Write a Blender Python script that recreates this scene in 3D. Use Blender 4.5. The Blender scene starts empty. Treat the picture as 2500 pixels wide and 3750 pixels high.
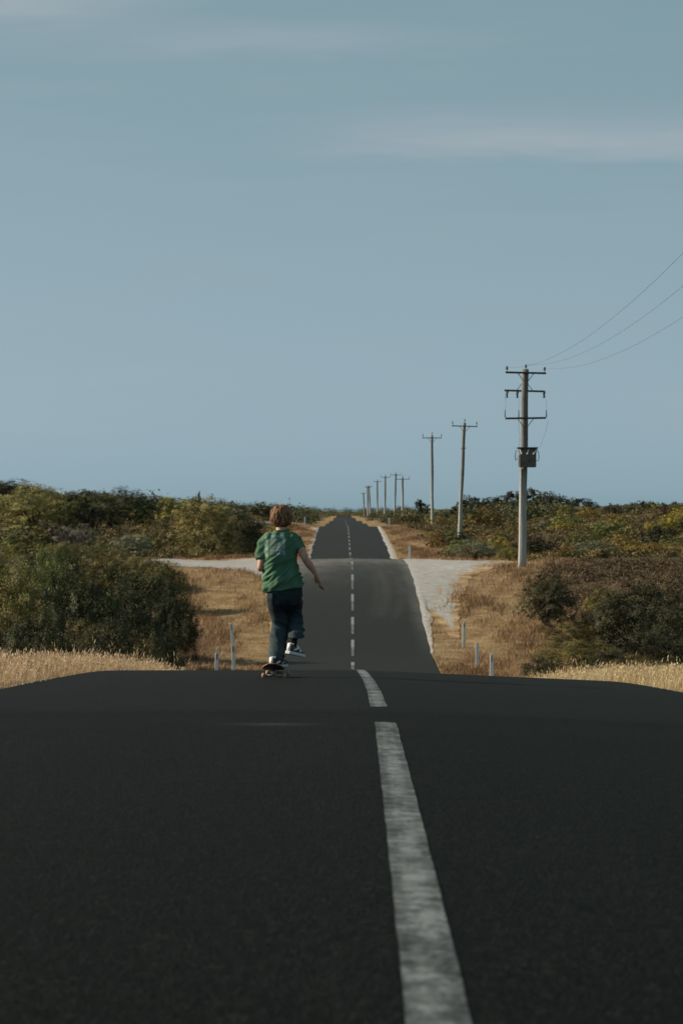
import bpy, bmesh, math, random
import numpy as np
from mathutils import Vector, Matrix, noise as mnoise

random.seed(7)
rng = np.random.default_rng(7)
SC = bpy.context.scene
COL = SC.collection
R = math.radians
F = 8854.0                       # focal length of the 85 mm lens in photo pixels


# ---------------------------------------------------------------- helpers
def tag(o, label=None, cat=None, group=None, kind=None):
    if label: o['label'] = label
    if cat: o['category'] = cat
    if group: o['group'] = group
    if kind: o['kind'] = kind
    return o


def link(name, me, mat=None, parent=None, loc=None):
    o = bpy.data.objects.new(name, me)
    COL.objects.link(o)
    if mat is not None and me is not None:
        me.materials.clear()
        me.materials.append(mat)
    if parent is not None: o.parent = parent
    if loc is not None: o.location = loc
    return o


def empty(name, loc=(0, 0, 0), rz=0.0):
    o = bpy.data.objects.new(name, None)
    COL.objects.link(o)
    o.location = loc
    o.rotation_euler = (0, 0, rz)
    o.empty_display_size = 0.2
    return o


def npmesh(name, V, Fc, tone=None, smooth=False, vattr=None):
    """mesh from numpy arrays; every face has the same number of corners"""
    me = bpy.data.meshes.new(name)
    V = np.asarray(V, dtype=np.float32); Fc = np.asarray(Fc, dtype=np.int32)
    n, k = Fc.shape
    me.vertices.add(len(V)); me.vertices.foreach_set('co', V.ravel())
    me.loops.add(n * k); me.loops.foreach_set('vertex_index', Fc.ravel())
    me.polygons.add(n)
    me.polygons.foreach_set('loop_start', np.arange(0, n * k, k, dtype=np.int32))
    me.polygons.foreach_set('loop_total', np.full(n, k, dtype=np.int32))
    if smooth: me.polygons.foreach_set('use_smooth', np.ones(n, dtype=bool))
    me.update(calc_edges=True)
    if tone is not None:
        a = me.attributes.new('tone', 'FLOAT', 'FACE')
        a.data.foreach_set('value', np.asarray(tone, dtype=np.float32))
    for key, val in (vattr or {}).items():
        a = me.attributes.new(key, 'FLOAT', 'POINT')
        a.data.foreach_set('value', np.asarray(val, dtype=np.float32).ravel())
    me.validate()
    return me


def grid_faces(nr, nc):
    i = np.arange((nr - 1) * (nc - 1)); r = i // (nc - 1); c = i % (nc - 1)
    a = r * nc + c
    return np.stack([a, a + 1, a + nc + 1, a + nc], 1)


def bm_obj(name, bm, mat, parent=None, smooth=False, bevel=0.0):
    if bevel:
        bmesh.ops.bevel(bm, geom=list(bm.edges), offset=bevel, segments=2, affect='EDGES', profile=0.6)
    me = bpy.data.meshes.new(name)
    bm.normal_update(); bm.to_mesh(me); bm.free()
    if smooth:
        for p in me.polygons: p.use_smooth = True
    return link(name, me, mat, parent)


def add_tube(bm, pts, rads, n=10, cap=True):
    """tapered tube along a polyline; rads: number or list"""
    pts = [Vector(p) for p in pts]
    if not hasattr(rads, '__len__'): rads = [rads] * len(pts)
    rings = []
    for i, p in enumerate(pts):
        if i == 0: t = pts[1] - pts[0]
        elif i == len(pts) - 1: t = pts[-1] - pts[-2]
        else: t = pts[i + 1] - pts[i - 1]
        t.normalize()
        up = Vector((0, 0, 1)) if abs(t.z) < 0.95 else Vector((0, 1, 0))
        a = t.cross(up).normalized(); b = a.cross(t).normalized()
        rings.append([bm.verts.new(p + a * (rads[i] * math.cos(2 * math.pi * k / n)) + b * (rads[i] * math.sin(2 * math.pi * k / n))) for k in range(n)])
    for A, B in zip(rings, rings[1:]):
        for k in range(n):
            bm.faces.new((A[k], A[(k + 1) % n], B[(k + 1) % n], B[k]))
    if cap:
        bm.faces.new(list(reversed(rings[0]))); bm.faces.new(rings[-1])


def add_box(bm, c, s, rot=None):
    m = Matrix.Translation(Vector(c))
    if rot is not None: m = m @ rot
    m = m @ Matrix.Diagonal((s[0], s[1], s[2], 1))
    return bmesh.ops.create_cube(bm, size=1, matrix=m)


def add_loft(bm, rings):
    """rings: list of lists of points (same length), closed at both ends"""
    VR = [[bm.verts.new(p) for p in r] for r in rings]
    n = len(VR[0])
    for A, B in zip(VR, VR[1:]):
        for k in range(n):
            bm.faces.new((A[k], A[(k + 1) % n], B[(k + 1) % n], B[k]))
    bm.faces.new(list(reversed(VR[0]))); bm.faces.new(VR[-1])


def add_ball(bm, c, r, s=(1, 1, 1), seg=16):
    m = Matrix.Translation(Vector(c)) @ Matrix.Diagonal((r * s[0], r * s[1], r * s[2], 1))
    bmesh.ops.create_uvsphere(bm, u_segments=seg, v_segments=max(6, seg // 2), radius=1, matrix=m)


def capsule(bm, p0, r0, p1, r1, n=16):
    p0 = Vector(p0); p1 = Vector(p1)
    add_tube(bm, [p0, p1], [r0, r1], n)
    add_ball(bm, p0, r0); add_ball(bm, p1, r1)


def remeshed(name, bm, voxel, smooth_it=4):
    """one continuous skin over overlapping closed volumes"""
    me = bpy.data.meshes.new(name); bm.normal_update()
    bmesh.ops.recalc_face_normals(bm, faces=bm.faces)
    bm.to_mesh(me); bm.free()
    o = bpy.data.objects.new(name, me); COL.objects.link(o)
    m = o.modifiers.new('r', 'REMESH'); m.mode = 'VOXEL'; m.voxel_size = voxel
    s = o.modifiers.new('s', 'SMOOTH'); s.iterations = smooth_it; s.factor = 0.5
    dg = bpy.context.evaluated_depsgraph_get(); dg.update()
    out = bpy.data.meshes.new_from_object(o.evaluated_get(dg))
    bpy.data.objects.remove(o); bpy.data.meshes.remove(me)
    for p in out.polygons: p.use_smooth = True
    out.name = name
    return out


# ---------------------------------------------------------------- materials
class NT:
    def __init__(self, name):
        self.m = bpy.data.materials.new(name); self.m.use_nodes = True
        self.t = self.m.node_tree; self.t.nodes.clear()
        self.out = self.n('ShaderNodeOutputMaterial')

    def n(self, typ, **kw):
        nd = self.t.nodes.new(typ)
        for k, v in kw.items(): setattr(nd, k, v)
        return nd

    def l(self, a, b): self.t.links.new(a, b)

    def noise(self, vec, scale, detail=4, rough=0.55, dist=0.0):
        nd = self.n('ShaderNodeTexNoise'); nd.inputs['Scale'].default_value = scale
        nd.inputs['Detail'].default_value = detail; nd.inputs['Roughness'].default_value = rough
        nd.inputs['Distortion'].default_value = dist
        if vec is not None: self.l(vec, nd.inputs['Vector'])
        return nd.outputs['Fac']

    def ramp(self, fac, stops):
        nd = self.n('ShaderNodeValToRGB'); cr = nd.color_ramp
        while len(cr.elements) < len(stops): cr.elements.new(0.5)
        for e, (p, c) in zip(cr.elements, stops):
            e.position = p
            e.color = (c, c, c, 1) if not hasattr(c, '__len__') else (c[0], c[1], c[2], 1)
        self.l(fac, nd.inputs['Fac'])
        return nd.outputs['Color']

    def mix(self, fac, a, b, mode='MIX'):
        nd = self.n('ShaderNodeMix', data_type='RGBA', blend_type=mode)
        self.put(nd.inputs[0], fac); self.put(nd.inputs[6], a); self.put(nd.inputs[7], b)
        return nd.outputs[2]

    def math(self, op, a, b=None, clamp=False):
        nd = self.n('ShaderNodeMath', operation=op, use_clamp=clamp)
        self.put(nd.inputs[0], a)
        if b is not None: self.put(nd.inputs[1], b)
        return nd.outputs[0]

    def put(self, sock, v):
        if hasattr(v, 'is_linked'): self.l(v, sock)
        elif hasattr(v, '__len__'): sock.default_value = (v[0], v[1], v[2], 1)
        else: sock.default_value = v

    def attr(self, name):
        nd = self.n('ShaderNodeAttribute'); nd.attribute_name = name
        return nd.outputs['Fac']

    def coord(self, what='Object', scale=None):
        nd = self.n('ShaderNodeTexCoord'); o = nd.outputs[what]
        if scale is not None:
            mp = self.n('ShaderNodeMapping'); mp.inputs['Scale'].default_value = scale
            self.l(o, mp.inputs['Vector']); o = mp.outputs['Vector']
        return o

    def geo_pos(self, scale=None):
        nd = self.n('ShaderNodeNewGeometry'); o = nd.outputs['Position']
        if scale is not None:
            mp = self.n('ShaderNodeMapping'); mp.inputs['Scale'].default_value = scale
            self.l(o, mp.inputs['Vector']); o = mp.outputs['Vector']
        return o

    def bsdf(self, color, rough=0.7, spec=0.4, bump=None, bump_str=0.3, bump_dist=0.02, metal=0.0):
        b = self.n('ShaderNodeBsdfPrincipled')
        self.put(b.inputs['Base Color'], color); self.put(b.inputs['Roughness'], rough)
        self.put(b.inputs['Specular IOR Level'], spec); self.put(b.inputs['Metallic'], metal)
        if bump is not None:
            bp = self.n('ShaderNodeBump'); bp.inputs['Strength'].default_value = bump_str
            bp.inputs['Distance'].default_value = bump_dist
            self.l(bump, bp.inputs['Height']); self.l(bp.outputs['Normal'], b.inputs['Normal'])
        self.l(b.outputs[0], self.out.inputs['Surface'])
        return b


def simple_mat(name, col, rough=0.6, spec=0.4, var=0.25, scale=8, bump=0.15, metal=0.0):
    t = NT(name); p = t.coord('Object')
    f = t.noise(p, scale, 5)
    c = t.mix(t.ramp(f, [(0.3, 0.0), (0.7, 1.0)]), [v * (1 - var) for v in col], [min(1, v * (1 + var)) for v in col])
    t.bsdf(c, rough, spec, t.noise(p, scale * 4, 3), bump, 0.01, metal)
    return t.m


def foliage_mat(name, dark, mid, light, trans=0.12):
    t = NT(name)
    tone = t.attr('tone')
    oi = t.n('ShaderNodeObjectInfo')
    c = t.ramp(tone, [(0.05, dark), (0.5, mid), (0.95, light)])
    hs = t.n('ShaderNodeHueSaturation')
    t.l(t.math('ADD', t.math('MULTIPLY', oi.outputs['Random'], 0.06), 0.47), hs.inputs['Hue'])
    t.l(t.math('ADD', t.math('MULTIPLY', oi.outputs['Random'], 0.5), 0.75), hs.inputs['Value'])
    t.l(c, hs.inputs['Color'])
    b = t.n('ShaderNodeBsdfPrincipled'); t.l(hs.outputs[0], b.inputs['Base Color'])
    b.inputs['Roughness'].default_value = 0.65; b.inputs['Specular IOR Level'].default_value = 0.25
    tr = t.n('ShaderNodeBsdfTranslucent'); t.l(hs.outputs[0], tr.inputs['Color'])
    mx = t.n('ShaderNodeMixShader'); mx.inputs[0].default_value = trans
    t.l(b.outputs[0], mx.inputs[1]); t.l(tr.outputs[0], mx.inputs[2]); t.l(mx.outputs[0], t.out.inputs['Surface'])
    return t.m


# ---------------------------------------------------------------- the lie of the land
HP = np.array([(-400, -1.5), (-60, .55), (-20, .72), (0, .80), (4.1, .868), (9, .99), (13, 1.125), (16.2, 1.305), (20, 1.485), (24, 1.68),
               (27, 1.818), (30, 1.972), (33, 2.155), (36, 2.36), (40, 2.67), (48, 3.40), (60, 4.45), (72, 5.30), (84, 5.90),
               (92, 6.08), (100, 5.98), (106, 5.62), (112.4, 5.14), (119, 4.60), (125.4, 4.10), (132, 3.63), (140, 3.22),
               (148, 3.02), (156, 3.0), (164, 3.2), (176, 3.62), (188, 3.80), (196, 3.70), (206, 3.36), (216, 3.05),
               (230, 2.70), (245, 2.28), (261, 1.88), (273, 1.65), (282, 1.63), (300, 2.0), (330, 2.5), (360, 2.3),
               (384, 1.89), (400, 1.85), (425, 2.2), (455, 2.35), (480, 2.0), (497, 1.84), (512, 1.84), (550, 2.3),
               (620, 2.6), (700, 2.2), (770, 1.87), (800, 1.85), (900, 2.2), (1000, 2.1), (1300, 1.5), (2500, 1.0), (9000, 2.0)])
XP = np.array([(-400, .1), (0, .16), (4, .165), (13, .232), (16.2, .25), (20, .270), (24, .275), (28, .255), (33, .24), (60, .33), (92, .43), (140, .63), (200, .72), (273, .75),
               (400, .8), (800, .95), (1300, 1.2), (9000, 6)])


def pchip(P):
    x, y = P[:, 0], P[:, 1]
    h = np.diff(x); dl = np.diff(y) / h
    m = np.zeros_like(y)
    for i in range(1, len(x) - 1):
        if dl[i - 1] * dl[i] > 0:
            w1 = 2 * h[i] + h[i - 1]; w2 = h[i] + 2 * h[i - 1]
            m[i] = (w1 + w2) / (w1 / dl[i - 1] + w2 / dl[i])
    m[0], m[-1] = dl[0], dl[-1]

    def f(q):
        q = np.asarray(q, dtype=float)
        i = np.clip(np.searchsorted(x, q) - 1, 0, len(x) - 2)
        t = np.clip((q - x[i]) / h[i], 0, 1)
        return ((2 * t**3 - 3 * t**2 + 1) * y[i] + (t**3 - 2 * t**2 + t) * h[i] * m[i]
                + (-2 * t**3 + 3 * t**2) * y[i + 1] + (t**3 - t**2) * h[i] * m[i + 1])
    return f


depth_h = pchip(HP)


def xc(y): return np.interp(y, XP[:, 0], XP[:, 1])


HW = 3.3                          # half the width of the seal


def sstep(a, b, v):
    t = np.clip((np.asarray(v, float) - a) / (b - a), 0, 1)
    return t * t * (3 - 2 * t)


def road_z(x, y):
    u = np.asarray(x, float) - xc(y)
    rf = np.interp(y, [0, 35, 60, 100], [.045, .045, .025, .02])
    return -depth_h(y) - np.where(u > 0, rf * u, np.interp(y, [35, 60], [.002, .018]) * -u)


def wob(x, y):
    return (np.sin(x * .31 + y * .17) + np.sin(x * .13 - y * .23 + 1.7) + .6 * np.sin(x * .71 + y * .55 + .5)
            + .4 * np.sin(x * 1.3 - y * 1.1 + 2.1))


def ground(x, y):
    """height of the natural ground beside the road"""
    x = np.asarray(x, float); y = np.asarray(y, float)
    u = x - xc(y); t = np.maximum(np.abs(u) - HW, 0)
    left = u < 0
    ue = np.clip(u, -HW, HW)
    z = road_z(ue + xc(y), y)
    # the near crest: a short verge that falls away to the hollows
    near = 1 - sstep(44, 74, y)
    drop = -np.minimum(.22 * np.maximum(t - np.where(left, 3.0, 2.6), 0), 3.0)
    z = z + near * drop
    # beyond the dip the land climbs gently away from the road
    far = sstep(150, 215, y)
    rl = .09 * np.maximum(t - 4.5, 0); rl = 9 * (1 - np.exp(-rl / 9))
    rr = .055 * np.maximum(t - 5, 0); rr = 6 * (1 - np.exp(-rr / 6))
    z = z + far * np.where(left, rl, rr)
    mid = sstep(100, 135, y) * (1 - sstep(180, 230, y))
    z = z + mid * np.where(left, .02, .03) * np.maximum(t - 7, 0) * (1 - far)
    # the rise with the dark trees on the right, the higher rise far left
    z = z + 2.3 * np.exp(-((x - 33) / 14)**2 - ((y - 430) / 60)**2)
    z = z + 1.5 * np.exp(-((x + 44) / 16)**2 - ((y - 300) / 60)**2)
    z = z + .07 * wob(x, y) * sstep(.4, 4, t) + .5 * sstep(10, 60, t) * np.sin(x * .05 + y * .021)
    z = z - .06 * (1 - sstep(-.25, .25, np.abs(u) - HW)) + .38 * np.exp(-((y - 289) / 12)**2) * sstep(.3, 2.5, t) * left
    return z


def gz(x, y): return float(ground(x, y))


def px2x(px, d): return (px - 1250.0) / F * d


def d_of_row(py, lo, hi):
    ds = np.linspace(lo, hi, 4000)
    rows = 1875 + F * depth_h(ds) / ds
    return float(ds[np.argmin(np.abs(rows - py))])


# edges of the gravel beside the seal
GIN = np.array([(100, 1.2), (108, 1.15), (112, .95), (116, .6), (119, .3), (122, 0)])
PADR = np.array([(98, 4.6), (104, 4.7), (108, 4.75), (112, 4.95), (118, 5.2), (122, 5.5), (127, 5.9), (134, 6.6), (140, 8.6), (146, 10.4), (153, 10.8),
                 (158, 8.0), (162, 5.2), (168, 4.2), (200, 3.9), (240, 3.9), (290, 3.7)])
TRK = np.array([(3.2, 127, 160), (4, 132, 158), (5.5, 137, 157), (8, 140, 155.5), (10.5, 142.5, 153), (12.2, 144.5, 151), (13, 147, 149.5)])

# ---------------------------------------------------------------- ground sheet
def graded(a, steps):
    out = [a]
    for end, s in steps:
        n = max(1, int(round((end - out[-1]) / s)))
        out += list(np.linspace(out[-1], end, n + 1)[1:])
    return np.array(out)


gx = graded(-4000, [(-1500, 500), (-400, 100), (-120, 14), (-40, 3), (-16, 1.0), (16, .4), (40, 1.0), (120, 3), (400, 14), (1500, 100), (4000, 500)])
gy = graded(-300, [(-60, 20), (-6, 3), (60, .8), (80, .8), (320, .7), (600, 2.5), (1300, 9), (3000, 100), (9000, 1000)])
GX, GY = np.meshgrid(gx, gy)
GZ = ground(GX, GY)
T = np.abs(GX - xc(GY)) - HW
left = GX < 0
# how far scrub soil reaches towards the road
clrL = np.interp(GY, [0, 40, 60, 100, 110, 130, 136, 160, 168, 200, 240, 300, 500], [3.5, 3.0, 2.2, 2.4, 4.5, 6.5, 9, 9, 5, 4.0, 3.0, 2.2, 2.5])
clrR = np.interp(GY, [0, 40, 60, 90, 130, 136, 165, 200, 240, 300, 500], [3, 3, 4, 6.2, 6.6, 8.0, 7.5, 4.5, 3.6, 3.2, 3])
cover = np.where(left, sstep(-.6, 1.0, T - clrL + .35 * wob(GX * 2, GY)), sstep(-.6, 1.2, T - clrR + .35 * wob(GX * 2, GY)))

t = NT('ground_soil')
p = t.geo_pos()
n1 = t.noise(p, .9, 6, .6); n2 = t.noise(p, 6, 5, .7); n3 = t.noise(p, 40, 3, .6)
grass = t.ramp(n1, [(.28, (.13, .085, .04)), (.45, (.27, .18, .09)), (.6, (.38, .27, .155)), (.75, (.46, .36, .24))])
grass = t.mix(t.ramp(n2, [(.35, .0), (.6, .5)]), grass, (.12, .085, .035))
soil = t.ramp(n1, [(.3, (.045, .036, .020)), (.6, (.095, .072, .038)), (.8, (.15, .115, .06))])
col = t.mix(t.attr('cover'), grass, soil)
t.bsdf(col, .95, .1, t.math('ADD', n2, n3), .8, .08)
M_GROUND = t.m
g = link('ground', npmesh('ground', np.stack([GX, GY, GZ], -1).reshape(-1, 3), grid_faces(len(gy), len(gx)), smooth=True, vattr={'cover': cover}), M_GROUND)
tag(g, kind='structure')

# ---------------------------------------------------------------- the road
ry = graded(-60, [(-4, 4), (46, .25), (84, 1), (170, .5), (300, 1), (600, 2.5), (1250, 6)])
ru = np.linspace(-HW, HW, 45)
RU, RY = np.meshgrid(ru, ry)
edge_w = (.02 + .025 * sstep(150, 200, RY)) * (np.sin(RY * 1.1) + np.sin(RY * .53 + 1) + np.sin(RY * 1.57 + 2) * .5 + .9 * np.sin(RY * .21))
RU2 = RU + np.where(np.abs(RU) > HW - .3, np.sign(RU) * edge_w, 0)
RX = RU2 + xc(RY)
RZ = road_z(RX, RY)
RZ = RZ + .012 * np.exp(-((RY - 12.2) / .5)**2) - .022 * np.exp(-((RY - 14.2) / 1.0)**2)
dust = np.exp(-((RY - 151) / 6)**2) * .85 + .28 * np.exp(-((RY - 143) / 14)**2)
dust = dust * np.where(RU < 0, 1.15, .75) + .55 * np.exp(-((RY - 143) / 8)**2) * sstep(-.4, -3.0, -(-RU)) * (RU < 0)
dust += .55 * sstep(2.5, 3.4, np.abs(RU)) * sstep(96, 120, RY) * (1 - sstep(165, 185, RY))
for off, wd, amp in ((0, .30, .17), (.75, .24, .15), (-.5, .2, .08)):      # tyre arcs swept out of the gravel pad
    tt = np.clip((RY - 112) / 34, 0, 1)
    arc = 1.75 + off - 1.5 * (tt - .45)**2 * 2.2
    dust += amp * np.exp(-((RU - arc) / wd)**2) * sstep(112, 118, RY) * (1 - sstep(132, 146, RY))
wheel = .5 * np.exp(-((np.abs(RU) - 1.0) / .3)**2) + .5 * np.exp(-((np.abs(RU) - 2.35) / .3)**2)
worn = np.interp(RY, [3, 8, 13, 15.2, 16, 24, 34, 60, 85], [.06, .13, .19, .20, .27, .34, .42, .75, 1.0])  # seal wear plus a painted vignette: colour dims towards the camera
patch = sstep(12.35, 12.6, RY + .08 * np.sin(RU * 4)) * (1 - sstep(15.2, 15.6, RY + .1 * np.sin(RU * 3 + 1)))
streak = (np.exp(-((RY - 12.7 - .10 * np.sin(RU * 3)) / .16)**2) * np.exp(-((RU + .62) / .22)**2) + .10 * np.exp(-((RY - 13.6 + .1 * np.sin(RU * 2)) / .16)**2) * np.exp(-((RU + .75) / .5)**2)) * (.6 + .4 * np.sin(RU * 9 + RY * 5))

t = NT('asphalt')
p = t.geo_pos()
agg = t.noise(p, 65, 4, .75); agg2 = t.noise(p, 22, 5, .7)
vo = t.n('ShaderNodeTexVoronoi'); vo.inputs['Scale'].default_value = 90; t.l(p, vo.inputs['Vector'])
big = t.noise(t.geo_pos((1, .22, 1)), .9, 5, .6)
base = t.ramp(agg2, [(.3, (.0055, .006, .0055)), (.52, (.012, .013, .012)), (.72, (.034, .035, .032))])
base = t.mix(.5, base, t.ramp(agg, [(.35, (.005, .0055, .005)), (.6, (.018, .019, .0175)), (.8, (.065, .065, .06))]))
base = t.mix(t.ramp(big, [(.35, .0), (.7, .55)]), base, (.021, .0215, .020))
base = t.mix(t.math('MULTIPLY', t.attr('wheel'), .35), base, (.009, .0095, .009))
base = t.mix(t.math('MULTIPLY', t.attr('patch'), .6), base, (.008, .0078, .0072))
mott = t.ramp(t.noise(t.geo_pos((1, .4, 1)), 42, 3, .75), [(.3, .4), (.5, 1.0), (.7, 2.1)])
base = t.mix(1.0, base, mott, 'MULTIPLY')
base = t.mix(1.0, base, t.mix(t.attr('worn'), (.24, .262, .255), (.36, .40, .395)), 'MULTIPLY')  # near seal dimmed in colour like lens falloff, far seal worn paler
dn = t.ramp(t.noise(t.geo_pos((1, .25, 1)), 1.6, 5, .65), [(.3, .35), (.65, 1.0)])
base = t.mix(t.math('MULTIPLY', t.math('MULTIPLY', t.attr('dust'), dn), .75, True), base, (.185, .18, .175))
base = t.mix(t.math('MULTIPLY', t.attr('streak'), .55, True), base, (.075, .082, .085))
chip = t.ramp(vo.outputs['Color'], [(.0, .0), (.55, .05), (.8, .45), (.95, 1.0)])
base = t.mix(t.math('MULTIPLY', chip, t.ramp(agg2, [(.4, .06), (.7, .42)])), base, (.062, .068, .067))
t.bsdf(base, t.ramp(agg2, [(.3, .66), (.7, .9)]), t.math('ADD', t.math('MULTIPLY', t.attr('worn'), .22), .02), t.math('ADD', t.math('MULTIPLY', agg, .6), vo.outputs['Distance']), .55, .012)
M_ROAD = t.m
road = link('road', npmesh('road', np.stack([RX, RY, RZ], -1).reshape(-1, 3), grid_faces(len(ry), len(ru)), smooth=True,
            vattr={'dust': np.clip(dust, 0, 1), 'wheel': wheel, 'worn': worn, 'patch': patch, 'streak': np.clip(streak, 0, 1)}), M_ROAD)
tag(road, kind='structure')

# centre line: worn paint, every dash a part of the road
t = NT('worn_paint')
p = t.geo_pos()
w1 = t.noise(p, 14, 6, .72); w2 = t.noise(p, 70, 3, .7); w3 = t.noise(t.geo_pos((3, .7, 1)), 2.4, 5, .65)
wear = t.math('ADD', t.math('MULTIPLY', w1, .48), t.math('ADD', t.math('MULTIPLY', w2, .32), t.math('MULTIPLY', w3, .32)))
fresh = t.attr('fresh')
wear = t.math('ADD', wear, t.math('MULTIPLY', fresh, .16))
wear = t.math('SUBTRACT', wear, t.math('MULTIPLY', t.attr('rim'), .04))
mk = t.ramp(wear, [(.45, .04), (.54, .40), (.63, 1.0)])
colp = t.mix(mk, (.007, .008, .008), (.165, .190, .205))
t.bsdf(colp, .8, .2, w2, .25, .002)
M_PAINT = t.m


def lane_line(y0, y1, w, fade=None):
    n = max(6, int((y1 - y0) / .1) + 2)
    yy = np.linspace(y0, y1, n); us = np.linspace(-.5, .5, 7)
    U, Y = np.meshgrid(us, yy)
    jit = .0008 * np.sin(Y * 5.3 + U * 3) + .0006 * np.sin(Y * 11 + 1)
    X = xc(Y) + U * w + np.where(np.abs(U) > .4, np.sign(U) * jit, 0)
    Yw = Y.copy()
    Yw[0] += .03 * np.sin(us * 17); Yw[-1] += .03 * np.sin(us * 13 + 1)
    Z = road_z(X, Yw) + (.0028 if y0 < 60 else .006)
    Z = Z + .012 * np.exp(-((Yw - 12.2) / .5)**2) - .022 * np.exp(-((Yw - 14.2) / 1.0)**2)
    fr = np.zeros_like(Y) if fade is None else sstep(.55, .62, (Y - y0) / (y1 - y0)) * fade
    o = link('lane_line', npmesh('lane_line', np.stack([X, Yw, Z], -1).reshape(-1, 3), grid_faces(n, 7), smooth=True, vattr={'fresh': fr, 'rim': np.abs(U) * 2 > .6}), M_PAINT, road)
    return o


lane_line(3.0, 12.9, .112, .0)
lane_line(16.2, 32.5, .115, .2)
lane_line(36, 43, .12, .8); lane_line(46, 53, .12, .8); lane_line(56, 63, .12, .8); lane_line(66, 73, .12, .8); lane_line(76, 83, .12, .8)
for b, tp in ((2452, 2425), (2402, 2343), (2322, 2260), (2236, 2176), (2157, 2104), (2086, 2056)):
    lane_line(d_of_row(b, 88, 152), d_of_row(tp, 88, 152), .135, 2.0)
lane_line(152.5, 160, .135, 1.0)
y = 163.0
while y < 300: lane_line(y, y + 5.2, .15, 2.2); y += 9.0
while y < 560: lane_line(y, y + 6.0, .16, 2.2); y += 12.0

# gravel: pale crushed stone beside the seal, and the side tracks
t = NT('gravel')
p = t.geo_pos()
a = t.noise(p, 2.2, 6, .7); b = t.noise(p, 28, 4, .7)
c = t.ramp(a, [(.3, (.28, .275, .272)), (.55, (.42, .425, .43)), (.75, (.52, .53, .545))])
c = t.mix(t.ramp(b, [(.35, .6), (.6, 0.0)]), c, (.16, .14, .12))
c = t.mix(t.ramp(t.noise(t.geo_pos((1, .4, 1)), .55, 4, .6), [(.55, 0.0), (.75, .4)]), c, (.34, .25, .165))
gr = t.ramp(t.noise(p, .9, 6, .6), [(.28, (.13, .085, .04)), (.45, (.27, .18, .09)), (.6, (.38, .27, .155)), (.75, (.46, .36, .24))])
fz = t.math('ADD', t.attr('rim'), t.math('MULTIPLY', t.math('SUBTRACT', t.noise(t.geo_pos((1, .35, 1)), 1.8, 6, .7), .5), 1.5))
c = t.mix(t.ramp(fz, [(.42, 0.0), (.72, 1.0)]), c, gr)
t.bsdf(c, .95, .15, t.math('ADD', a, b), .8, .05)
M_GRAVEL = t.m


def gravel_strip(name, yy, inner, outer, seed, fade=1.0, gin=0.0):
    """sheet between two x curves along the road"""
    cols = 22
    X = np.zeros((len(yy), cols)); Y = np.repeat(yy[:, None], cols, 1)
    s = np.linspace(0, 1, cols)
    wv = (.16 * np.sin(yy * 1.7 + seed) + .10 * np.sin(yy * 3.3 + seed * 2) + .09 * np.sin(yy * .6)) * np.clip(np.abs(outer - inner) * .25, .12, .5)
    for j in range(cols): X[:, j] = inner + (outer + wv - inner) * s[j]
    Z = ground(X, Y) + .022
    return tag(link(name, npmesh(name, np.stack([X, Y, Z], -1).reshape(-1, 3), grid_faces(len(yy), cols), smooth=True, vattr={'rim': np.maximum(np.repeat(s[None, :]**2, len(yy), 0) * .95 * fade, (1 - s[None, :])**2 * (np.clip(gin, 0, 1) * np.ones(len(yy)))[:, None]) + (.35 * np.clip((118 - yy) / 10, 0, 1) * (seed == 1))[:, None]}), M_GRAVEL), kind='structure')


yy = np.arange(107, 292, .25)
gravel_strip('gravel_shoulder', yy, xc(yy) + HW - .15 + np.interp(yy, GIN[:, 0], GIN[:, 1]), xc(yy) + np.interp(yy, PADR[:, 0], PADR[:, 1]), 1, 1.0, np.interp(yy, GIN[:, 0], GIN[:, 1]) * 2)
yy = np.arange(102, 128, .25)
gravel_strip('gravel_shoulder', yy, xc(yy) + HW - .15, xc(yy) + HW + np.interp(yy, [102, 112, 118, 124, 128], [.10, .35, .75, 1.2, 1.5]), 3, .75)
yy = np.arange(110, 131, .25)
gravel_strip('gravel_shoulder', yy, xc(yy) - HW + .15, xc(yy) - HW - np.interp(yy, [94, 104, 118, 130], [.1, .3, .7, 1.3]), 2)
yy = np.arange(160, 275, .3)
gravel_strip('gravel_shoulder', yy, xc(yy) - HW + .15, xc(yy) - HW - np.interp(yy, [160, 170, 255, 275], [1.0, .35, .35, 1.2]), 4)


def side_track(name, tab):
    xs = -np.arange(tab[0, 0], tab[-1, 0], .35); rows = 26
    lo = np.interp(-xs, tab[:, 0], tab[:, 1]) + .35 * np.sin(xs * 1.3) + .2 * np.sin(xs * 3.1)
    hi = np.interp(-xs, tab[:, 0], tab[:, 2]) + .35 * np.sin(xs * 1.1 + 1) + .2 * np.sin(xs * 2.7)
    s = np.linspace(0, 1, rows)
    Y = lo[:, None] + (hi - lo)[:, None] * s[None, :]; X = np.repeat((xs)[:, None], rows, 1)
    Z = ground(X, Y) + .024
    return tag(link(name, npmesh(name, np.stack([X, Y, Z], -1).reshape(-1, 3), grid_faces(len(xs), rows), smooth=True, vattr={'rim': np.repeat(np.abs(2 * s[None, :] - 1)**6 * .6, len(xs), 0)}), M_GRAVEL), kind='structure')


side_track('gravel_track', TRK)
side_track('gravel_track', np.array([(2.5, 274, 294), (4.5, 276, 293), (6, 280, 292), (12, 283, 290), (26, 285, 292)]))

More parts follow.
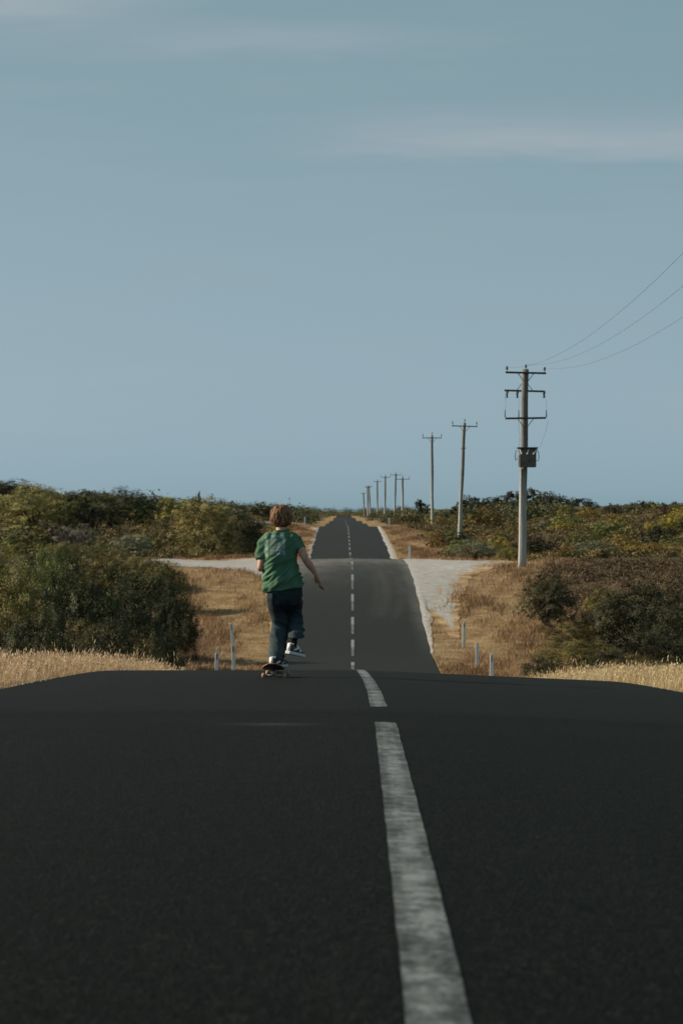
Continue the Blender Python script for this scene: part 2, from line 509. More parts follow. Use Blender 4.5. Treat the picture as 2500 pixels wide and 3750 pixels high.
# ---------------------------------------------------------------- plants
def leaf_quads(C, N, L, W, rg):
    n = len(C)
    N = N / np.maximum(np.linalg.norm(N, axis=1, keepdims=True), 1e-6)
    r = rg.normal(size=(n, 3)); a = np.cross(N, r); a /= np.maximum(np.linalg.norm(a, axis=1, keepdims=True), 1e-6)
    b = np.cross(N, a)
    L = np.asarray(L).reshape(-1, 1) * .5; W = np.asarray(W).reshape(-1, 1) * .5
    V = np.stack([C - a * L, C + b * W - a * L * .1, C + a * L, C - b * W - a * L * .1], 1).reshape(-1, 3)
    return V, np.arange(4 * n).reshape(n, 4)


def shrub_mesh(name, style, n, leaf, seed):
    """a unit shrub (1 wide, 1 tall) of leaf sprays held on many small clumps"""
    rg = np.random.default_rng(seed)
    lobes = []

    def env(n, rx, zc, rz, r0, r1, lo=-.35, hi=1.0, inner=.75):
        for k in range(n):
            an = 2.39996 * k + rg.uniform(-.5, .5); u = lo + (hi - lo) * ((k + .5) / n) + rg.uniform(-.06, .06); u = min(max(u, -1), 1)
            q = math.sqrt(max(0, 1 - u * u)); f = rg.uniform(inner, 1.05)
            lobes.append((rx * q * f * math.cos(an), rx * q * f * math.sin(an), zc + rz * u * f, rg.uniform(r0, r1), rg.uniform(.8, 1.15)))
    if style == 'dome':
        env(26, .36, .40, .42, .10, .18, -.8); env(6, .2, .3, .3, .18, .24)
    elif style == 'spread':
        env(34, .41, .28, .42, .07, .15, -.55); env(8, .27, .25, .22, .13, .2)
    elif style == 'upright':
        for k in range(34):
            an = 2.39996 * k; zz = .06 + .84 * (k + .5) / 34; rr = .37 * (1 - max(0, zz - .25) * .95) * rg.uniform(.6, 1.08)
            lobes.append((rr * math.cos(an), rr * math.sin(an), zz, rg.uniform(.08, .15), rg.uniform(1.0, 1.6)))
        env(6, .15, .4, .3, .15, .2)
    elif style == 'pine':
        for k in range(20):
            zz = rg.uniform(.18, .92); an = rg.uniform(0, 6.28); rr = .34 * (1.05 - zz) * 1.2 * math.sqrt(rg.uniform(.1, 1))
            lobes.append((rr * math.cos(an), rr * math.sin(an), zz, rg.uniform(.09, .17), rg.uniform(.7, 1.0)))
    else:                                   # tuft: wiry heath
        for k in range(18):
            an = rg.uniform(0, 6.28); rr = .38 * math.sqrt(rg.uniform(.02, 1))
            lobes.append((rr * math.cos(an), rr * math.sin(an), rg.uniform(.15, .45), rg.uniform(.08, .15), rg.uniform(1.4, 2.0)))
    lobes = np.array(lobes); w = lobes[:, 3]**2; w /= w.sum()
    ncl = max(40, n // 26)
    li = rg.choice(len(lobes), ncl, p=w)
    d = rg.normal(size=(ncl, 3)); d[:, 2] = np.abs(d[:, 2]) * 1.2 - .45; d /= np.linalg.norm(d, axis=1, keepdims=True)
    rad = lobes[li, 3] * rg.uniform(.72, 1.0, ncl)
    cc = lobes[li, :3] + d * np.stack([rad, rad, rad * lobes[li, 4]], 1)
    ci = rg.integers(0, ncl, n)
    sp = .019
    C = cc[ci] + np.clip(rg.normal(size=(n, 3)), -1.8, 1.8) * sp * rg.uniform(.5, 1.5, ncl)[ci][:, None]
    N = d[ci] * 1.1 + rg.normal(size=(n, 3)) * .28 + np.array([0, 0, .12])
    keep = C[:, 2] > .005
    C, N, ci = C[keep], N[keep], ci[keep]
    C[:, 2] /= np.percentile(C[:, 2], 99.7); ex = np.percentile(np.abs(C[:, :2]), 99); C[:, :2] *= .5 / ex
    L = leaf * rg.uniform(.6, 1.4, len(C))
    V, Fq = leaf_quads(C, N, L, L * (.55 if style != 'tuft' else .28), rg)
    tone = np.clip(.48 + .13 * rg.normal(size=len(lobes))[li[ci]] + .17 * rg.normal(size=ncl)[ci] + .08 * rg.normal(size=len(C)), 0, 1)
    return npmesh(name, V, Fq, tone)


def stems_mesh(name, seed, tall=False):
    rd = random.Random(seed); bm = bmesh.new()
    if tall:
        add_tube(bm, [(0, 0, -.05), (.01, .0, .3), (-.01, .01, .62), (0, 0, .85)], [.035, .028, .018, .006], 7)
    for k in range(9):
        an = rd.uniform(0, 6.28); r = rd.uniform(.12, .34); z = rd.uniform(.4, .75)
        z0 = rd.uniform(.2, .5) if tall else -.03
        add_tube(bm, [(rd.uniform(-.04, .04), rd.uniform(-.04, .04), z0), (r * .45 * math.cos(an), r * .45 * math.sin(an), z0 + (z - z0) * .5), (r * math.cos(an), r * math.sin(an), z)],
                 [.018, .012, .004], 5)
    me = bpy.data.meshes.new(name); bm.to_mesh(me); bm.free()
    return me


KIND = {
    'dark':   foliage_mat('leaf_dark_green', (.010, .014, .006), (.028, .033, .013), (.084, .084, .029)),
    'olive':  foliage_mat('leaf_olive', (.040, .037, .012), (.130, .114, .033), (.28, .235, .070)),
    'gold':   foliage_mat('leaf_gold', (.085, .060, .014), (.22, .155, .034), (.40, .285, .070)),
    'grey':   foliage_mat('leaf_grey_green', (.060, .066, .044), (.145, .152, .098), (.28, .28, .19)),
    'brown':  foliage_mat('leaf_brown', (.050, .034, .019), (.115, .080, .046), (.20, .145, .088)),
    'green':  foliage_mat('leaf_mid_green', (.038, .045, .014), (.115, .125, .036), (.24, .245, .075)),
    'bright': foliage_mat('leaf_light_green', (.085, .088, .028), (.22, .21, .066), (.40, .37, .13)),
    'twig':   foliage_mat('leaf_pale_twigs', (.09, .075, .06), (.18, .155, .125), (.30, .265, .22)),
}
WORD = {'dark': 'dark green', 'olive': 'olive green', 'gold': 'golden yellow-green', 'grey': 'grey-green', 'brown': 'brown dry',
        'green': 'mid green', 'bright': 'light green', 'twig': 'pale twiggy grey'}
M_BARK = simple_mat('shrub_bark', (.09, .07, .055), .9, .1, .4, 20, .5)
STY = {}
for st, nn, lf in (('dome', 7500, .036), ('spread', 7500, .034), ('upright', 7500, .036), ('tuft', 5200, .05), ('pine', 4200, .05)):
    for v in (0, 1, 2):
        STY[(st, v)] = shrub_mesh('foliage_' + st, st, nn, lf, 100 + v + 10 * len(STY))
        STY[(st, v)].materials.append(KIND['dark'])
FINE = {}
for st in ('dome', 'spread', 'upright'):
    for v in (0, 1):
        FINE[(st, v)] = shrub_mesh('foliage_' + st, st, 24000, .019, 500 + v + 10 * len(FINE)); FINE[(st, v)].materials.append(KIND['dark'])
STEM = [stems_mesh('stems', 3 + k) for k in range(2)]; TRUNK = [stems_mesh('trunk', 30 + k, True) for k in range(2)]
for m in STEM + TRUNK: m.materials.append(M_BARK)
NSHRUB = [0]


def plant(name, x, y, w, h, kind, style, label, cat, group=None, parts=False, fine=False, wy=None):
    z = gz(x, y) - .03
    v = random.randrange(2 if fine else 3)
    me = FINE[(style, v)] if fine else STY[(style, v)]
    rz = random.uniform(0, 6.28)
    if parts:
        root = empty(name, (x, y, z), 0)
        root.scale = (w, wy or w, h)
        root.rotation_euler = (0, 0, rz)
        o = link('crown' if style == 'pine' else 'foliage', me, None, root)
        link('trunk' if style == 'pine' else 'stems', (TRUNK if style == 'pine' else STEM)[random.randrange(2)], None, root)
    else:
        root = o = link(name, me, None, None, (x, y, z))
        root.scale = (w, wy or w, h); root.rotation_euler = (0, 0, rz)
    o.material_slots[0].link = 'OBJECT'; o.material_slots[0].material = KIND[kind]
    tag(root, label, cat, group)
    NSHRUB[0] += 1
    return root


def plant_px(px, d, wpx, top, kind, style, label, fine=True, group=None, parts=True, name='shrub', cat='shrub'):
    x = px2x(px, d); w = wpx * d / F
    h = max(.35, (1875 - top) / F * d - gz(x, d))
    return plant(name, x, d, w, h, kind, style, label, cat, group, parts, fine)


# the big, tellable ones first
big = [
    # px, d, width px, top row, kind, style, label
    (760, 168, 275, 1815, 'bright', 'upright', 'tall light olive bush with a sunlit left side, just behind the pale gravel side track'),
    (880, 176, 190, 1850, 'dark', 'dome', 'dark bush against the right side of the tall olive bush behind the side track'),
    (130, 214, 320, 1768, 'bright', 'dome', 'broad bright green bush on top of the left hill, near the photo edge'),
    (330, 216, 260, 1800, 'dark', 'spread', 'wide dark bush below the left skyline, right of the bright green hilltop bush'),
    (20, 262, 230, 1752, 'dark', 'dome', 'dark rounded bush at the highest point of the left skyline'),
    (470, 240, 210, 1782, 'dark', 'dome', 'dark knobbly bush rising from the middle of the left skyline'),
    (40, 78, 330, 2075, 'olive', 'spread', 'olive thicket shrub at the far left, behind the tall roadside grass'),
    (270, 84, 330, 2040, 'dark', 'dome', 'large dark shrub in the left thicket, midway from photo edge to guide posts'),
    (475, 92, 270, 2062, 'dark', 'dome', 'large dark shrub on the road side of the left thicket, below the pale side track'),
    (600, 98, 230, 2100, 'dark', 'spread', 'dark shrub at the right end of the left thicket, nearest to the dry verge'),
    (640, 97, 190, 2190, 'dark', 'spread', 'low dark shrub at the foot of the left thicket, left of the guide posts'),
    (150, 66, 270, 2230, 'dark', 'spread', 'low dark shrub in front of the left thicket, nearest the left photo edge'),
    (400, 70, 260, 2255, 'dark', 'spread', 'low dark shrub in front of the left thicket, over the thin end of the grass'),
    (575, 76, 200, 2290, 'dark', 'dome', 'black-green shrub at the thicket foot, between grass end and guide posts'),
    (-30, 100, 300, 1990, 'olive', 'dome', 'tall olive shrub cut off by the left photo edge, rear of the thicket'),
    (180, 108, 240, 1992, 'green', 'spread', 'mid green shrub on the rear top of the left thicket'),
    (600, 118, 190, 2035, 'green', 'dome', 'small green shrub at the top right corner of the left thicket'),
    (405, 131, 190, 2012, 'olive', 'spread', 'olive shrub at the rear of the left thicket, left of the side track end'),
    (490, 128, 170, 2026, 'olive', 'dome', 'small olive shrub right at the hidden end of the side track'),
    (565, 126, 150, 2046, 'green', 'spread', 'low mid green shrub just below the left end of the side track'),
    (2005, 111, 225, 2085, 'dark', 'dome', 'dark upright shrub in the right hollow, below the nearest power pole'),
    (2330, 100, 360, 2120, 'dark', 'dome', 'large dark green shrub in the right hollow, towards the right photo edge'),
    (2490, 94, 330, 2150, 'dark', 'spread', 'dark shrub cut off by the right photo edge, in the hollow'),
    (2200, 102, 260, 2220, 'dark', 'spread', 'low dark shrub in the right hollow between the upright and the large dark shrubs'),
    (2120, 93, 330, 2330, 'olive', 'spread', 'low olive shrub in front of the dark ones in the right hollow'),
    (2400, 88, 400, 2300, 'dark', 'spread', 'low wide dark shrub right behind the dry grass at the right'),
    (1985, 90, 160, 2400, 'dark', 'spread', 'small dark shrub at the left foot of the right hollow thicket'),
    (1738, 166, 200, 1972, 'grey', 'spread', 'pale grey-green low shrub behind the gravel pad, between the two nearest power poles'),
    (1868, 150, 120, 2000, 'olive', 'dome', 'small olive shrub at the left foot of the nearest power pole'),
    (1815, 172, 110, 1968, 'gold', 'dome', 'golden shrub between the pale grey-green shrub and the nearest power pole'),
    (2180, 160, 190, 1975, 'grey', 'spread', 'grey-green shrub right of the nearest power pole at its foot level'),
    (2420, 158, 260, 1985, 'gold', 'spread', 'golden low shrub near the right photo edge above the brown slope'),
]
for a in big: plant_px(*a)

random.seed(21)
KEEP = [q[:3] for q in big if q[1] > 145 and q[1] < 230]      # leave these in plain view


def scatter(n, ys, xfun, hs, ratio, kinds, styles, name, label, cat, group, mind=.75, parts=False, fine=False, topfun=None):
    placed = []; tries = 0
    while len(placed) < n and tries < n * 60:
        tries += 1
        y = random.uniform(*ys); lo, hi = xfun(y); x = random.uniform(lo, hi)
        if lo >= hi: continue
        h = random.uniform(*hs); w = h * random.uniform(*ratio)
        if any((x - q[0])**2 + ((y - q[1]) * .55)**2 < (mind * .5 * (w + q[2]))**2 for q in placed): continue
        k = random.choices(list(kinds), weights=list(kinds.values()))[0]
        st = random.choice(styles)
        if k == 'twig': st = 'tuft'
        if any(abs(1250 + x * F / y - q[0]) < q[2] * .55 and q[1] - 16 < y < q[1] + 3 for q in KEEP): continue
        if topfun is not None:
            mx = topfun(1250 + x * F / y)
            if mx is not None:
                hm = (1875 - mx) / F * y - gz(x, y)
                if hm < .4: continue
                if h > hm: w *= max(.5, hm / h); h = hm
        placed.append((x, y, w))
        plant(name, x, y, w, h, k, st, label.format(WORD[k]), cat, group, parts, fine)
    return placed


# skyline rows of the photograph, used only as a ceiling on plant height
SKY = np.array([(-300, 1750), (0, 1752), (90, 1757), (115, 1772), (250, 1800), (400, 1785), (480, 1797), (600, 1803), (700, 1815), (800, 1834), (900, 1830),
                (1000, 1828), (1060, 1838), (1120, 1845), (1140, 1868), (1200, 1862), (1300, 1864), (1400, 1868), (1440, 1862), (1480, 1855), (1540, 1848),
                (1600, 1866), (1690, 1846), (1750, 1838), (1850, 1832), (1950, 1828), (2050, 1835), (2150, 1852), (2190, 1862), (2230, 1845), (2350, 1836), (2500, 1838), (2900, 1836)])


def sky_top(px): return float(np.interp(px, SKY[:, 0], SKY[:, 1])) + random.uniform(-2, 22)


def frame(y, s):                    # how far to the side the scrub is filled: a little past the picture
    return y * .155 + s


# left thicket by the dip
scatter(38, (62, 120), lambda y: (-frame(y, 5), float(xc(y)) - np.interp(y, [62, 100, 110, 128], [7.6, 7.4, 8.6, 10.5])), (.9, 2.5), (.9, 1.5),
        {'dark': 7, 'olive': 3, 'brown': 1.2, 'green': .6, 'gold': .3}, ['dome', 'spread', 'spread'], 'shrub',
        '{} shrub in the dense thicket left of the road dip, before the side track', 'shrub', 'shrubs of the left thicket', .52, True, True,
        lambda px: 1995 + max(0, px - 350) * .42 + random.uniform(0, 60))
scatter(24, (121, 152), lambda y: (-frame(y, 5), float(xc(y)) - np.interp(y, [121, 130, 141, 152], [9.4, 10.8, 12.4, 13.2])), (1.4, 2.6), (1.2, 1.7),
        {'dark': 2, 'olive': 4, 'brown': 1, 'green': 2}, ['dome', 'spread'], 'shrub',
        '{} shrub at the rear of the left thicket by the side track', 'shrub', 'shrubs of the left thicket', .45, True, True,
        lambda px: 1985 + max(0, px - 300) * .22)
# slope behind the side track, left
scatter(56, (160, 250), lambda y: (-frame(y, 6), float(xc(y)) - np.interp(y, [160, 168, 200, 240, 300], [9.5, 8.6, 7.6, 6.4, 5.6])), (.7, 2.4), (1.2, 2.2),
        {'dark': 2, 'olive': 4, 'gold': 2, 'grey': 1.5, 'brown': 1, 'green': 2.5, 'twig': .6}, ['dome', 'spread', 'spread', 'upright'], 'shrub',
        '{} shrub on the left hillside behind the gravel side track', 'shrub', 'shrubs on the left hillside', .62, topfun=sky_top)
scatter(34, (250, 340), lambda y: (-frame(y, 8), float(xc(y)) - np.interp(y, [250, 300, 340], [6.2, 5.6, 6])), (1.6, 3.8), (1.1, 1.9),
        {'dark': 4, 'olive': 3, 'brown': 1, 'grey': .6, 'green': 2}, ['dome', 'spread', 'upright'], 'shrub',
        '{} shrub along the left skyline', 'shrub', 'shrubs along the left skyline', .5, topfun=sky_top)
# right hollow
scatter(18, (84, 118), lambda y: (float(xc(y)) + np.interp(y, [84, 110, 118], [8.2, 9.6, 11.0]), frame(y, 5)), (.6, 1.7), (1.3, 2.2),
        {'dark': 4, 'olive': 3, 'brown': 1.5, 'grey': .5}, ['dome', 'spread'], 'shrub',
        '{} shrub among the dark scrub of the right hollow', 'shrub', 'shrubs of the right hollow', .6, True, True, lambda px: 2150)
# right slope round the power poles
scatter(70, (152, 250), lambda y: (float(xc(y)) + np.interp(y, [152, 162, 170, 200, 240], [12, 11, 9, 8, 7]), frame(y, 6)), (.6, 1.9), (1.3, 2.4),
        {'gold': 3.6, 'olive': 3.5, 'brown': .6, 'grey': 1.6, 'dark': 1.8, 'twig': .4, 'green': 2.4}, ['dome', 'spread', 'spread', 'upright'], 'shrub',
        '{} shrub on the sunlit slope right of the road around the power poles', 'shrub', 'shrubs on the right slope', .62, topfun=lambda px: sky_top(px) + 12)
scatter(34, (250, 345), lambda y: (float(xc(y)) + np.interp(y, [250, 345], [7, 6]), frame(y, 8)), (1.2, 3.0), (1.2, 2.0),
        {'olive': 4, 'brown': 3, 'dark': 3, 'gold': 1.5}, ['dome', 'spread'], 'shrub',
        '{} shrub below the right skyline', 'shrub', 'shrubs along the right skyline', .45, topfun=sky_top)
# the dark trees on the right rise
for px, top in ((1665, 1862), (1690, 1838), (1712, 1830), (1738, 1832), (1762, 1835), (1790, 1832), (1815, 1834), (1842, 1824), (1868, 1816), (1893, 1812), (1920, 1805), (1950, 1802),
                (1975, 1808), (2000, 1816), (2030, 1818), (2058, 1824), (2090, 1838), (2115, 1836), (2140, 1840), (2165, 1850), (1535, 1846), (1555, 1858)):
    d = random.uniform(405, 455)
    plant_px(px, d, random.uniform(50, 70), top - 14 + random.uniform(-5, 5), 'dark', random.choice(['pine', 'dome']),
             'dark tree in the row on the rise behind the power poles', False, 'dark trees on the right rise', False, 'tree', 'tree')
plant_px(2232, 330, 46, 1842, 'dark', 'spread', 'small flat-topped tree standing alone on the right skyline', False, None, False, 'tree', 'tree')
plant_px(2350, 320, 34, 1832, 'dark', 'pine', 'small pointed tree poking out of the right skyline', False, None, False, 'tree', 'tree')
plant_px(730, 320, 20, 1800, 'dark', 'pine', 'thin pointed tree sticking out of the left skyline above the tall olive bush', False, None, False, 'tree', 'tree')


def many(name, items, leaves, leaf, seed, mat, label, cat):
    """one mass of scrub: far-off shrubs or ground cover nobody could count"""
    rg = np.random.default_rng(seed); Vs, Fs, Ts = [], [], []; off = 0
    for (x, y, w, h) in items:
        n = leaves
        d = rg.normal(size=(n, 3)); d[:, 2] = np.abs(d[:, 2]); d /= np.linalg.norm(d, axis=1, keepdims=True)
        bump = 1 + .22 * np.sin(d[:, 0] * 5 + x * 3) * np.sin(d[:, 1] * 4 + y) + .08 * np.clip(rg.normal(size=n), -1.5, 1.2)
        r = rg.uniform(.55, 1.0, n)**.5 * bump
        C = d * r[:, None] * np.array([w * .5, w * .5, h]) + np.array([x, y, 0])
        C[:, 2] += ground(C[:, 0], C[:, 1]) - .05
        N = d + rg.normal(size=(n, 3)) * .6
        L = leaf * rg.uniform(.6, 1.4, n)
        V, Fq = leaf_quads(C, N, L, L * .6, rg)
        Vs.append(V); Fs.append(Fq + off); off += len(V)
        Ts.append(np.clip(rg.normal(.5, .24) + .15 * rg.normal(size=n), 0, 1))
    o = link(name, npmesh(name, np.concatenate(Vs), np.concatenate(Fs), np.concatenate(Ts)), mat)
    return tag(o, label, cat, None, 'stuff')


M_FAR = foliage_mat('far_scrub_leaves', (.028, .032, .016), (.070, .070, .034), (.135, .122, .060), .2)
M_HEATH = foliage_mat('heath_leaves', (.050, .040, .020), (.115, .088, .044), (.21, .16, .085), .2)
M_MIX = foliage_mat('scrub_cover_leaves', (.040, .040, .014), (.130, .116, .036), (.28, .235, .08), .2)
items = []
for k in range(900):
    y = 345 + 700 * random.random()**1.5
    side = random.choice((-1, 1)); x = float(xc(y)) + side * random.uniform(6.5 + (y - 345) * .004, frame(y, 12))
    px = 1250 + x * F / y; hm = (1875 - sky_top(px) - 2) / F * y - gz(x, y)
    if hm < .5: continue
    h = min(random.uniform(1.6, 3.8), hm); items.append((x, y, h * random.uniform(1.4, 2.2), h))
for k in range(90):                     # where the road runs out of sight
    y = random.uniform(1060, 1250); x = random.uniform(-34, 34); items.append((x, y, random.uniform(6, 9), random.uniform(3.0, 4.1)))
many('distant_scrub', items, 260, .36, 5, M_FAR, 'grey-green scrub on both sides of the far road up to the horizon', 'scrub')
items = []
for k in range(3000):                   # knee-high cover between the shrubs of both slopes
    y = random.uniform(147, 345); side = random.choice((-1, 1))
    if side < 0 and y < 158: continue
    c0 = np.interp(y, [158, 168, 200, 240, 345], [9.5, 8.0, 7.2, 6.4, 6]) if side < 0 else np.interp(y, [158, 168, 200, 240, 345], [11, 8.5, 7.6, 6.8, 6])
    x = float(xc(y)) + side * random.uniform(c0, frame(y, 7)); h = random.uniform(.3, .85); items.append((x, y, h * random.uniform(2, 3.4), h))
many('scrub_ground_cover', items, 85, .19, 6, M_MIX, 'knee-high mixed scrub covering the slopes between the shrubs', 'ground cover')
items = []
for k in range(1100):                    # brown heath on the far bank of the right hollow
    y = random.uniform(104, 145); x = float(xc(y)) + random.uniform(np.interp(y, [104, 118, 136, 152], [9.0, 8.6, 11, 12]), frame(y, 6)); h = random.uniform(.14, .46)
    items.append((x, y, h * random.uniform(2.2, 4), h))
many('heath', items, 110, .10, 7, M_HEATH, 'low brown heath on the bank right of the nearest power pole', 'heath')

# ---------------------------------------------------------------- grass
M_GRASS = foliage_mat('dry_grass_blades', (.20, .125, .075), (.36, .245, .155), (.52, .385, .27), .3)
M_SLOPE = foliage_mat('dry_slope_grass', (.115, .068, .030), (.275, .182, .096), (.46, .345, .22), .3)


def blades(P, H, Wd, lean, tone, rg, head=0):
    n = len(P); an = rg.uniform(0, 6.283, n)
    a = np.stack([np.cos(an), np.sin(an), np.zeros(n)], 1)
    la = rg.uniform(0, 6.283, n); lv = np.stack([np.cos(la), np.sin(la), np.zeros(n)], 1) * (lean * rg.uniform(.2, 1, n) * H)[:, None]
    lv[:, 0] += .10 * H                   # the wind leans it to the right
    up = np.array([0, 0, 1.0])
    m = P + lv * .35 + up * (H * .55)[:, None]; tp = P + lv + up * (H * .98)[:, None]
    w = Wd[:, None] * a * .5
    V = np.stack([P - w, P + w, m + w * .75, m - w * .75, tp + w * .25, tp - w * .25], 1).reshape(-1, 3)
    i = np.arange(n)[:, None] * 6
    Fq = np.concatenate([i + np.array([0, 1, 2, 3]), i + np.array([3, 2, 4, 5])], 0)
    T = np.concatenate([tone, tone])
    if head:
        s = np.where(rg.random(n) < head)[0]
        if len(s):
            hl = H[s] * rg.uniform(.12, .2, len(s)); b0 = tp[s]; dv = lv[s] * .3 + up * hl[:, None]
            ww = w[s] * 3.0
            HV = np.stack([b0, b0 + dv * .45 + ww, b0 + dv, b0 + dv * .45 - ww], 1).reshape(-1, 3)
            Fq = np.concatenate([Fq, len(V) + np.arange(4 * len(s)).reshape(-1, 4)], 0); V = np.concatenate([V, HV]); T = np.concatenate([T, np.clip(tone[s] + .1, 0, 1)])
    return V, Fq, T


def verge(name, side, label):
    rg = np.random.default_rng(11 + side)
    n = 70000; hs = .54 if side < 0 else .43
    y = rg.uniform(14, 58, n); t = rg.uniform(0, 1, n)**1.25 * 5.2
    x = xc(y) + side * (HW + .02 + t)
    pn = np.sin(x * 2.3 + y * 1.1) + np.sin(x * 1.1 - y * 1.9 + 1) + .7 * np.sin(x * 5 + y * 4)
    H = (.13 + .19 * sstep(0, .9, t) + .05 * rg.random(n)) * (1 + .16 * pn) * rg.uniform(.6, 1.2, n)
    tall = rg.random(n) < .035; H = np.where(tall, H * 1.5, H) * hs * (1 + .95 * sstep(34, 49, y))
    tone = np.clip(.55 + .16 * pn / 2 + .17 * rg.normal(size=n), 0, 1)
    P = np.stack([x, y, ground(x, y) - .01], 1)
    V, Fq, T = blades(P, H, rg.uniform(.004, .008, n), .45, tone, rg, .45)
    return tag(link(name, npmesh(name, V, Fq, T), M_GRASS), label, 'grass', None, 'stuff')


verge('tall_grass', -1, 'tall pale seeding grass on the verge left of the near crest')
verge('tall_grass', 1, 'tall pale seeding grass on the verge right of the near crest')

rg = np.random.default_rng(31)
n = 230000
y = 78 + (345 - 78) * rg.random(n)**1.35
side = np.where(rg.random(n) < .5, -1, 1)
span = np.where(side < 0, np.interp(y, [78, 100, 110, 130, 160, 170, 200, 240, 345], [3.2, 3.6, 5.5, 8, 8, 6, 5, 4, 3.2]),
                np.interp(y, [78, 100, 130, 140, 160, 170, 200, 240, 345], [6, 7, 9, 10.5, 10, 7, 5.4, 4.2, 3.4]))
tt = rg.random(n) * span; x = xc(y) + side * (HW + .1 + tt)
pr = np.interp(y, PADR[:, 0], PADR[:, 1]) - HW
gin = np.interp(y, GIN[:, 0], GIN[:, 1])
onpad = (side > 0) & (y > 107) & (y < 292) & ((tt > gin * rg.uniform(.6, 1.1, n) - .1) | (tt < np.interp(y, [102, 112, 118, 124, 128], [.0, .12, .3, .55, .8]) * rg.uniform(.5, 1, n))) & ((y > 119) | (rg.random(n) < .6)) & (tt < pr + .15 * np.sin(y * 2) - (.25 + 1.1 * (pr > 2)) * rg.random(n)**1.5 + .1)
tl, th = np.interp(-x, TRK[:, 0], TRK[:, 1], right=999), np.interp(-x, TRK[:, 0], TRK[:, 2], right=-999)
ontrk = (side < 0) & (y > tl - .3) & (y < th + .3)
onsh = (side < 0) & (y < 131) & (tt < np.interp(y, [94, 104, 118, 130], [.0, .2, .5, 1.1]))
pn = np.sin(x * 1.3 + y * .15) + np.sin(x * .8 - y * .24 + 1) + .8 * np.sin(x * 2.6 + y * .43) + .7 * np.sin(x * 4.1 - y * .9)
sparse = rg.random(n) < sstep(-1.5, 1.2, pn) * .75 + .16
ok = ~(onpad | ontrk | onsh) & sparse
x, y, pn, tt = x[ok], y[ok], pn[ok], tt[ok]; n = len(x)
H = (.08 + .11 * sstep(.2, 2.0, tt)) * (1 + .2 * pn) * rg.uniform(.5, 1.3, n); H = np.maximum(H, .06)
pm = np.sin(x * .55 + y * .21 + 2) + np.sin(x * .9 - y * .33)
tone = np.clip(.5 - .10 * pn + .15 * pm + .17 * rg.normal(size=n), 0, 1)
V, Fq, T = blades(np.stack([x, y, ground(x, y) - .01], 1), H, .009 + .00014 * y * rg.uniform(.6, 1.4, n), .7, tone, rg, 0)
tag(link('dry_grass', npmesh('dry_grass', V, Fq, T), M_SLOPE), 'short orange-brown dry grass on both road banks beyond the crest', 'grass', None, 'stuff')
rg = np.random.default_rng(77)
P_, S_ = [], []
for k in range(3000):
    q = rg.random()
    if q < .3: y = rg.uniform(12, 55); sd_ = rg.choice((-1, 1)); x = float(xc(y)) + sd_ * (HW + abs(rg.normal()) * .14 - .05); sz = rg.uniform(.005, .016)
    elif q < .8: y = rg.uniform(98, 160); x = float(xc(y)) + HW + .1 + rg.random()**1.2 * (float(np.interp(y, PADR[:, 0], PADR[:, 1])) - HW + .1); sz = rg.uniform(.012, .035)
    else: x = -rg.uniform(3.2, 13); y = float(rg.uniform(np.interp(-x, TRK[:, 0], TRK[:, 1]), np.interp(-x, TRK[:, 0], TRK[:, 2]))); sz = rg.uniform(.012, .035)
    zt = max(gz(x, y), float(road_z(x, y)) if abs(x - float(xc(y))) < HW else -99)
    P_.append((x, y, zt + sz * .3)); S_.append(sz)
P_ = np.array(P_); S_ = np.array(S_)[:, None]; n = len(P_)
octa = np.array([(1, 0, 0), (0, 1, 0), (-1, 0, 0), (0, -1, 0), (0, 0, .75), (0, 0, -.6)])
V = (P_[:, None, :] + octa[None] * S_[:, None, :] * rg.uniform(.5, 1.2, (n, 6, 1))).reshape(-1, 3)
tri = np.array([(0, 1, 4), (1, 2, 4), (2, 3, 4), (3, 0, 4), (1, 0, 5), (2, 1, 5), (3, 2, 5), (0, 3, 5)])
tag(link('loose_stones', npmesh('loose_stones', V, (np.arange(n)[:, None, None] * 6 + tri[None]).reshape(-1, 3)), M_GRAVEL),
    'loose stones strewn along the road edges and over the gravel', 'stones', None, 'stuff')

# ---------------------------------------------------------------- guide posts
M_WHITE = simple_mat('post_white', (.62, .65, .66), .55, .4, .08, 6, .05)
M_RED = simple_mat('reflector_red', (.22, .025, .02), .3, .6, .1, 10, .05)
M_GREYR = simple_mat('reflector_grey', (.22, .24, .25), .3, .6, .1, 10, .05)


def post_mesh():
    bm = bmesh.new()
    prof = [(-.055, -.012), (-.045, -.018), (.045, -.018), (.055, -.012), (.055, .012), (.04, .006), (-.04, .006), (-.055, .012)]
    add_loft(bm, [[(a, b, z) for a, b in prof] for z in (-.25, 0, .5, .97)] + [[(a * .8, b * .9, .99) for a, b in prof]])
    me = bpy.data.meshes.new('guide_post'); bm.to_mesh(me); bm.free(); me.materials.append(M_WHITE)
    return me


def refl_mesh():
    bm = bmesh.new(); add_box(bm, (0, -.021, .84), (.042, .006, .17)); bmesh.ops.bevel(bm, geom=list(bm.edges), offset=.002, segments=1, affect='EDGES')
    me = bpy.data.meshes.new('reflector'); bm.to_mesh(me); bm.free(); me.materials.append(M_RED)
    return me


